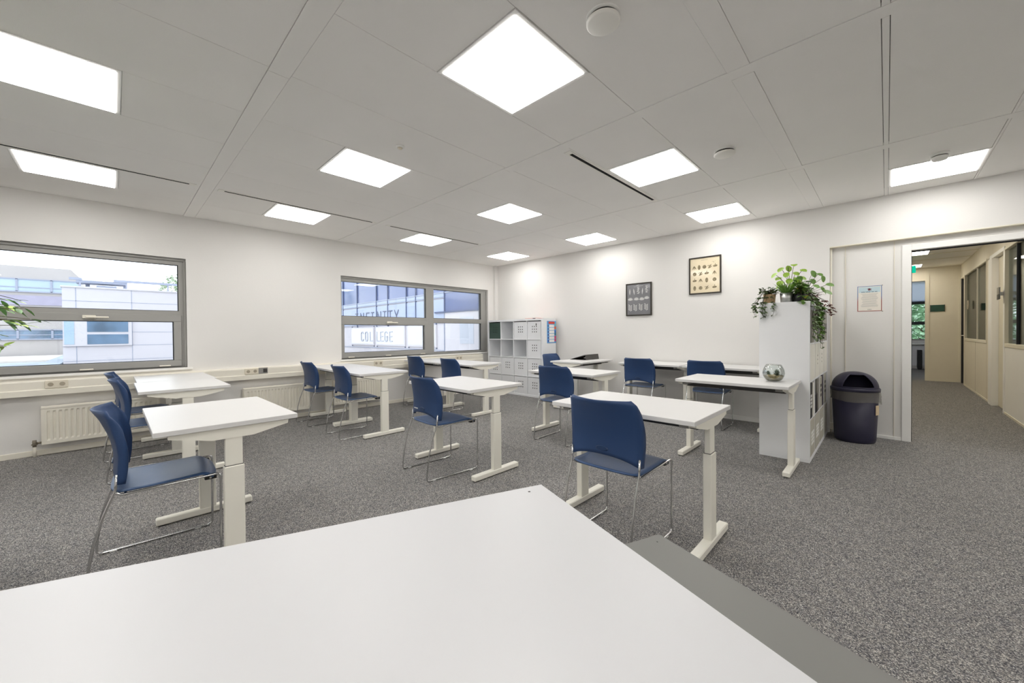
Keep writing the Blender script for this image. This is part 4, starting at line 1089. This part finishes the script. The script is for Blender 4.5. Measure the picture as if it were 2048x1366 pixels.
b = new(); add_box(b, (.01, .02, -.02), (.09, .06, .02)); add_box(b, (.01, .26, -.02), (.09, .30, .02)); obj('foot', b, M['black'], t)

# ------------------------------------------------------------------ outside
FAC = mat('facade_white_panel', (192, 188, 192), .6, var=.01, vscale=1); CONC = mat('pale_concrete', (176, 171, 168), .8, var=.03, vscale=1.2)
SEAM = mat('panel_joint', (150, 156, 172), .7, var=.03); BLG = mat('pale_blue_glazing', (160, 180, 196), .1, spec=.8, var=.06, vscale=.6)
DKG = mat('dark_glazing', (92, 116, 140), .1, spec=.8, var=.35, vscale=2.0); LAV = mat('mauve_panel', (158, 154, 172), .7, var=.05); ROOF = mat('grey_roofing', (152, 162, 172), .8, var=.06)
CURT = mat('blue_curtain_glass', (94, 106, 142), .08, spec=.6, var=.10, vscale=.35); SKYP = mat('pale_blue_panel', (158, 168, 192), .5, var=.02)
LET = mat('letter_grey', (88, 95, 116), .6, var=.03); LET2 = mat('letter_pale_grey', (172, 175, 186), .6, var=.02); MUL = mat('mullion_dark', (70, 82, 112), .5, var=.03)
bm = new(); add_box(bm, (-90, -60, -4.2), (60, 90, -4.0)); struct('ground', bm, mat('pavement', (226, 225, 221), .9, var=.08, vscale=.5))
# nearer panel building
t = thing('panel_building', 'pale panelled building seen through the large left window', 'building', (-16, 1.5, -4))
def B(name, lo, hi, m, par=t, o=(-16, 1.5, -4), bev=0):
    b = new(); add_box(b, [lo[i]-o[i] for i in range(3)], [hi[i]-o[i] for i in range(3)], bev); return obj(name, b, m, par)
B('wall', (-19, -.95, -4), (-16, 5.2, 2.55), FAC); B('coping', (-19.05, -.98, 2.53), (-15.97, 5.2, 2.57), FAC)
b = new()
def bb(lo, hi): add_box(b, [lo[i]-(-16, 1.5, -4)[i] for i in range(3)], [hi[i]-(-16, 1.5, -4)[i] for i in range(3)])
for z in (2.16, 1.62, .915, 1.30, .50, .0): bb((-16.005, -.95, z), (-15.995, 5.2, z+.012))
for y in (-.71, .385, 1.9, 3.4): bb((-16.005, y, -4), (-15.995, y+.014, 2.53))
obj('panel_seam', b, SEAM, t)
wf = B('window', (-16, -.94, .92), (-15.94, .385, 1.70), FAC)
B('pane', (-15.95, -.50, .965), (-15.93, .31, 1.24), DKG, wf); B('pane', (-15.95, -.50, 1.31), (-15.93, .31, 1.64), DKG, wf); B('pane', (-15.95, -.92, .97), (-15.93, -.74, 1.64), BLG, wf)
b = new()
for y in (-.7, .3, 1.3, 2.3): bb((-17.6, y, 2.55), (-17.56, y+.04, 2.95))
bb((-17.62, -.9, 2.90), (-17.54, 5, 2.97)); obj('roof_railing', b, SEAM, t)
b = new(); bb((-18.5, -.72, 2.55), (-17.8, .2, 2.62)); bb((-18.6, -.78, 2.86), (-18.0, .35, 2.94)); bb((-18.5, -.6, 2.55), (-18.4, -.5, 2.88)); bb((-18.2, .25, 2.55), (-18.1, .33, 2.88)); bb((-18.3, -.35, 2.60), (-18.0, .1, 2.8)); obj('roof_equipment', b, SEAM, t)
# farther building
o2 = (-24, -6, -4); t2 = thing('office_building', 'farther concrete building with long window strips, at far left outside', 'building', o2)
b = new(); add_prism(b, [(-13+6, 0), (-1.17+6+.25, 0), (-1.17+6+.25, 7.60), (-1.17+6, 7.93), (-13+6, 7.93)], 'x', -4, 0); obj('wall', b, CONC, t2)
def B2(name, lo, hi, m, par=t2): return B(name, lo, hi, m, par, o2)
for (z0, z1, m_) in ((2.95, 3.43, BLG), (1.10, 1.46, DKG)):
    wn = B2('window', (-24, -12.9, z0), (-23.97, -.97, z1), m_)
    b = new(); y = -12.9
    k = 0
    while y < -1.0:
        add_box(b, (-.0+.0, y+6, z0+4), (.06, y+6.06, z1+4)); y += .86
    add_box(b, (0, -12.9+6, z0+4-.03), (.06, -.97+6, z0+4+.02)); add_box(b, (0, -12.9+6, z1+4-.02), (.06, -.97+6, z1+4+.02)); add_box(b, (0, -12.9+6, z0+4+.15), (.05, -.97+6, z0+4+.18)); obj('mullion', b, SEAM, wn)
B2('mauve_band', (-24, -13, 2.43), (-23.96, -.93, 2.80), LAV); B2('lower_glazing', (-24, -13, 2.02), (-23.965, -.93, 2.26), BLG)
# low flat roof between
t3 = thing('flat_roof_annex', 'low grey flat roof below the farther building', 'roof', (-18, -8, -4))
def B3(name, lo, hi, m): return B(name, lo, hi, m, t3, (-18, -8, -4))
B3('wall', (-23.9, -14, -4), (-12, -.97, .40), ROOF); B3('parapet', (-23.9, -1.35, .40), (-12, -.97, .48), ROOF); B3('gravel_patch', (-23.8, -6, .40), (-19, -1.4, .46), mat('roof_gravel', (206, 200, 192), .95, var=.15, vscale=3))
B3('joint', (-17.6, -14, .40), (-17.5, -1.4, .405), SEAM)
# wing with the lettering
o4 = (-14, 8, -4); t4 = thing('lettered_wing', 'building wing with big letters seen through the second window', 'building', o4)
def B4(name, lo, hi, m, par=t4): return B(name, lo, hi, m, par, o4)
B4('wall', (-24, 8, -4), (-10.97, 9, 2.42), FAC); B4('wall', (-10.97, 7.96, -4), (-6.4, 9, 1.9), FAC)
B4('ledge', (-24, 7.96, 2.42), (-10.97, 9, 2.45), SEAM); B4('ledge', (-24, 7.97, 2.46), (-10.97, 9, 2.58), SKYP); B4('ledge', (-24, 7.96, 2.585), (-6.4, 9, 2.63), SEAM)
cg = B4('curtain_wall', (-24, 8.0, 2.63), (-6.4, 9, 8), CURT); B4('curtain_wall', (-10.97, 7.98, 1.9), (-6.4, 9, 2.58), CURT)
b = new()
for x in (-19.4, -17.811, -15.908, -14.913, -13.453, -12.777, -10.958): add_box(b, (x+14-.022, -.05, 5.5 if x < -11 else 4.6), (x+14+.022, .0, 12))
add_box(b, (-10, -.05, 8.0), (7.6, 0, 8.06)); obj('mullion', b, MUL, t4)
B4('spandrel', (-24, 7.975, 1.60), (-10.97, 8, 2.38), SKYP)
b = new(); add_box(b, (2.5, -.075, 5.90), (6.5, -.02, 5.95)); obj('ledge', b, MUL, t4)
wn = None
for (x0, x1) in ((-21.0, -19.6), (-18.40, -16.216), (-15.901, -13.615), (-13.307, -11.5)):
    b = new(); add_box(b, (x0-.06+14, -.05, .70+4), (x1+.06+14, 0, 1.50+4)); wf = obj('window', b, FAC, t4)
    b = new(); add_box(b, (x0+14, -.056, .76+4), (x1+14, -.045, 1.44+4)); obj('pane', b, mat('white_blind_pane', (206, 205, 208), .25, var=.01), wf)
    b = new()
    for (x, z) in ((x0-.02, 1.53), (x1+.02, 1.53), (x0-.02, .66), (x1+.02, .66)): add_box(b, (x-.03+14, -.03, z+4-.02), (x+.03+14, 0, z+4+.02))
    obj('bracket', b, MUL, wf)
b = new(); add_box(b, (-10, -.03, 4.585), (3.03, 0, 4.61)); add_box(b, (-10, -.03, 5.55), (3.03, 0, 5.57)); add_box(b, (3.03, -.055, 4.0), (3.06, -.03, 5.9)); obj('panel_seam', b, SEAM, t4)
b = new(); add_box(b, (3.9, -.05, 4.85), (4.6, -.035, 5.72)); obj('wall_panel', b, mat('pale_grey_panel', (178, 181, 190), .6, var=.02), t4)
# letters from strokes, unit cell 0.6 x 1
GL = {'I': [((.3, 0), (.3, 1)), ((.1, 1), (.5, 1)), ((.1, 0), (.5, 0))], 'N': [((.05, 0), (.05, 1)), ((.05, 1), (.55, 0)), ((.55, 0), (.55, 1))], 'F': [((.08, 0), (.08, 1)), ((.08, 1), (.52, 1)), ((.08, .52), (.44, .52))],
      'T': [((.3, 0), (.3, 1)), ((.05, 1), (.55, 1))], 'Y': [((.3, 0), (.3, .45)), ((.3, .45), (.05, 1)), ((.3, .45), (.55, 1))], 'L': [((.1, 1), (.1, 0)), ((.1, 0), (.5, 0))],
      'E': [((.08, 0), (.08, 1)), ((.08, 1), (.52, 1)), ((.08, .5), (.46, .5)), ((.08, 0), (.52, 0))],
      'C': [((.52, .85), (.42, 1)), ((.42, 1), (.18, 1)), ((.18, 1), (.08, .86)), ((.08, .86), (.08, .14)), ((.08, .14), (.18, 0)), ((.18, 0), (.42, 0)), ((.42, 0), (.52, .15))],
      'O': [((.18, 1), (.42, 1)), ((.42, 1), (.52, .86)), ((.52, .86), (.52, .14)), ((.52, .14), (.42, 0)), ((.42, 0), (.18, 0)), ((.18, 0), (.08, .14)), ((.08, .14), (.08, .86)), ((.08, .86), (.18, 1))],
      'G': [((.52, .85), (.42, 1)), ((.42, 1), (.18, 1)), ((.18, 1), (.08, .86)), ((.08, .86), (.08, .14)), ((.08, .14), (.18, 0)), ((.18, 0), (.42, 0)), ((.42, 0), (.52, .14)), ((.52, .14), (.52, .48)), ((.52, .48), (.32, .48))]}
def letters(txt, xs, z0, h, wd, m, y, th):
    for ch, x in zip(txt, xs):
        b = new()
        for (p, q) in GL[ch]:
            P_ = Vector(((p[0]-.3)/.6*wd, 0, p[1]*h)); Q_ = Vector(((q[0]-.3)/.6*wd, 0, q[1]*h)); d_ = Q_-P_; n_ = Vector((-d_.z, 0, d_.x)).normalized()*th/2
            e_ = d_.normalized()*th/2; P_ = P_-e_; Q_ = Q_+e_
            off = Vector((x+14, y-8, z0+4)); add_prism(b, [((P_+n_+off).x, (P_+n_+off).z), ((Q_+n_+off).x, (Q_+n_+off).z), ((Q_-n_+off).x, (Q_-n_+off).z), ((P_-n_+off).x, (P_-n_+off).z)], 'y', y-8-.015-.0012*GL[ch].index((p, q)), y-8)
        obj('letter', b, m, t4)
letters('INFINITY', (-17.855, -17.30, -16.73, -16.276, -15.67, -15.19, -14.71, -14.207), 1.72, .42, .36, LET, 7.973, .042)
letters('COLLEGE', (-17.23, -16.814, -16.36, -15.73, -15.394, -15.022, -14.612), .89, .39, .30, LET2, 7.94, .036)
# trees
def tree(label, x, y, z0, h, r, m, n=700, ls=.35, group=None):
    t = thing('tree', label, 'tree', (x, y, z0), 0, group)
    s = new(); add_tube(s, [(0, 0, 0), (.1, .05, h*.5), (0, 0, h*.8)], .16, 8, .06); obj('trunk', s, STEM, t)
    lf = new()
    for k in range(n):
        a = rnd(0, 2*PI); e = math.acos(rnd(-1, 1)); q = rnd(.55, 1)**.5
        p = Vector((r*q*math.sin(e)*math.cos(a), r*q*math.sin(e)*math.sin(a), h-r*.9+r*q*math.cos(e)))
        add_leaf(lf, p, (rnd(-1, 1), rnd(-1, 1), rnd(-.6, .6)), (0, 0, 1), ls*rnd(.7, 1.3), ls*rnd(.5, .9))
    obj('foliage', lf, m, t)
TG = mat('tree_leaf', (150, 186, 150), .6, var=.25, vscale=1.5)
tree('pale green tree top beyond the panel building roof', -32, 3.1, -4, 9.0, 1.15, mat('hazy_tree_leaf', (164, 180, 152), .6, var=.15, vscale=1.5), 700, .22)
for k, (x, y, r, h) in enumerate(((-4.2, 23.5, 1.7, 6.2), (1.0, 23.2, 2.15, 6.5), (5.2, 23.6, 1.9, 6.2), (1.2, 29, 3.2, 9.5))):
    tree(['tree outside the far room window, mostly hidden by the door frame', 'tree filling the far room window', 'tree outside the far window behind the end wall', 'taller tree behind the others outside the far window'][k], x, y, -4, h+.3, r, mat('hedge_leaf', (168, 200, 168), .6, var=.25, vscale=1.2), (1200, 13000, 1200, 5000)[k], (.4, .17, .4, .42)[k], 'trees outside the far window')

# ------------------------------------------------------------------ light and colour management
wd = bpy.data.worlds.new('overcast_sky'); SC.world = wd; wd.use_nodes = True; nt = wd.node_tree
bg = nt.nodes['Background']; bg.inputs['Color'].default_value = (.93, .95, 1.0, 1); bg.inputs['Strength'].default_value = 3.5
SC.view_settings.view_transform = 'Standard'; SC.view_settings.look = 'None'; SC.view_settings.exposure = 0.0; SC.view_settings.gamma = 1.0; SC.view_settings.use_curve_mapping = False
SC.cycles.use_denoising = True
try: SC.cycles.denoiser = 'OPENIMAGEDENOISE'
except Exception: pass
SC.cycles.max_bounces = 10; SC.cycles.diffuse_bounces = 6; SC.cycles.glossy_bounces = 4; SC.cycles.transparent_max_bounces = 16; SC.cycles.transmission_bounces = 6
SC.cycles.sample_clamp_indirect = 8.0; SC.cycles.caustics_reflective = False; SC.cycles.caustics_refractive = False
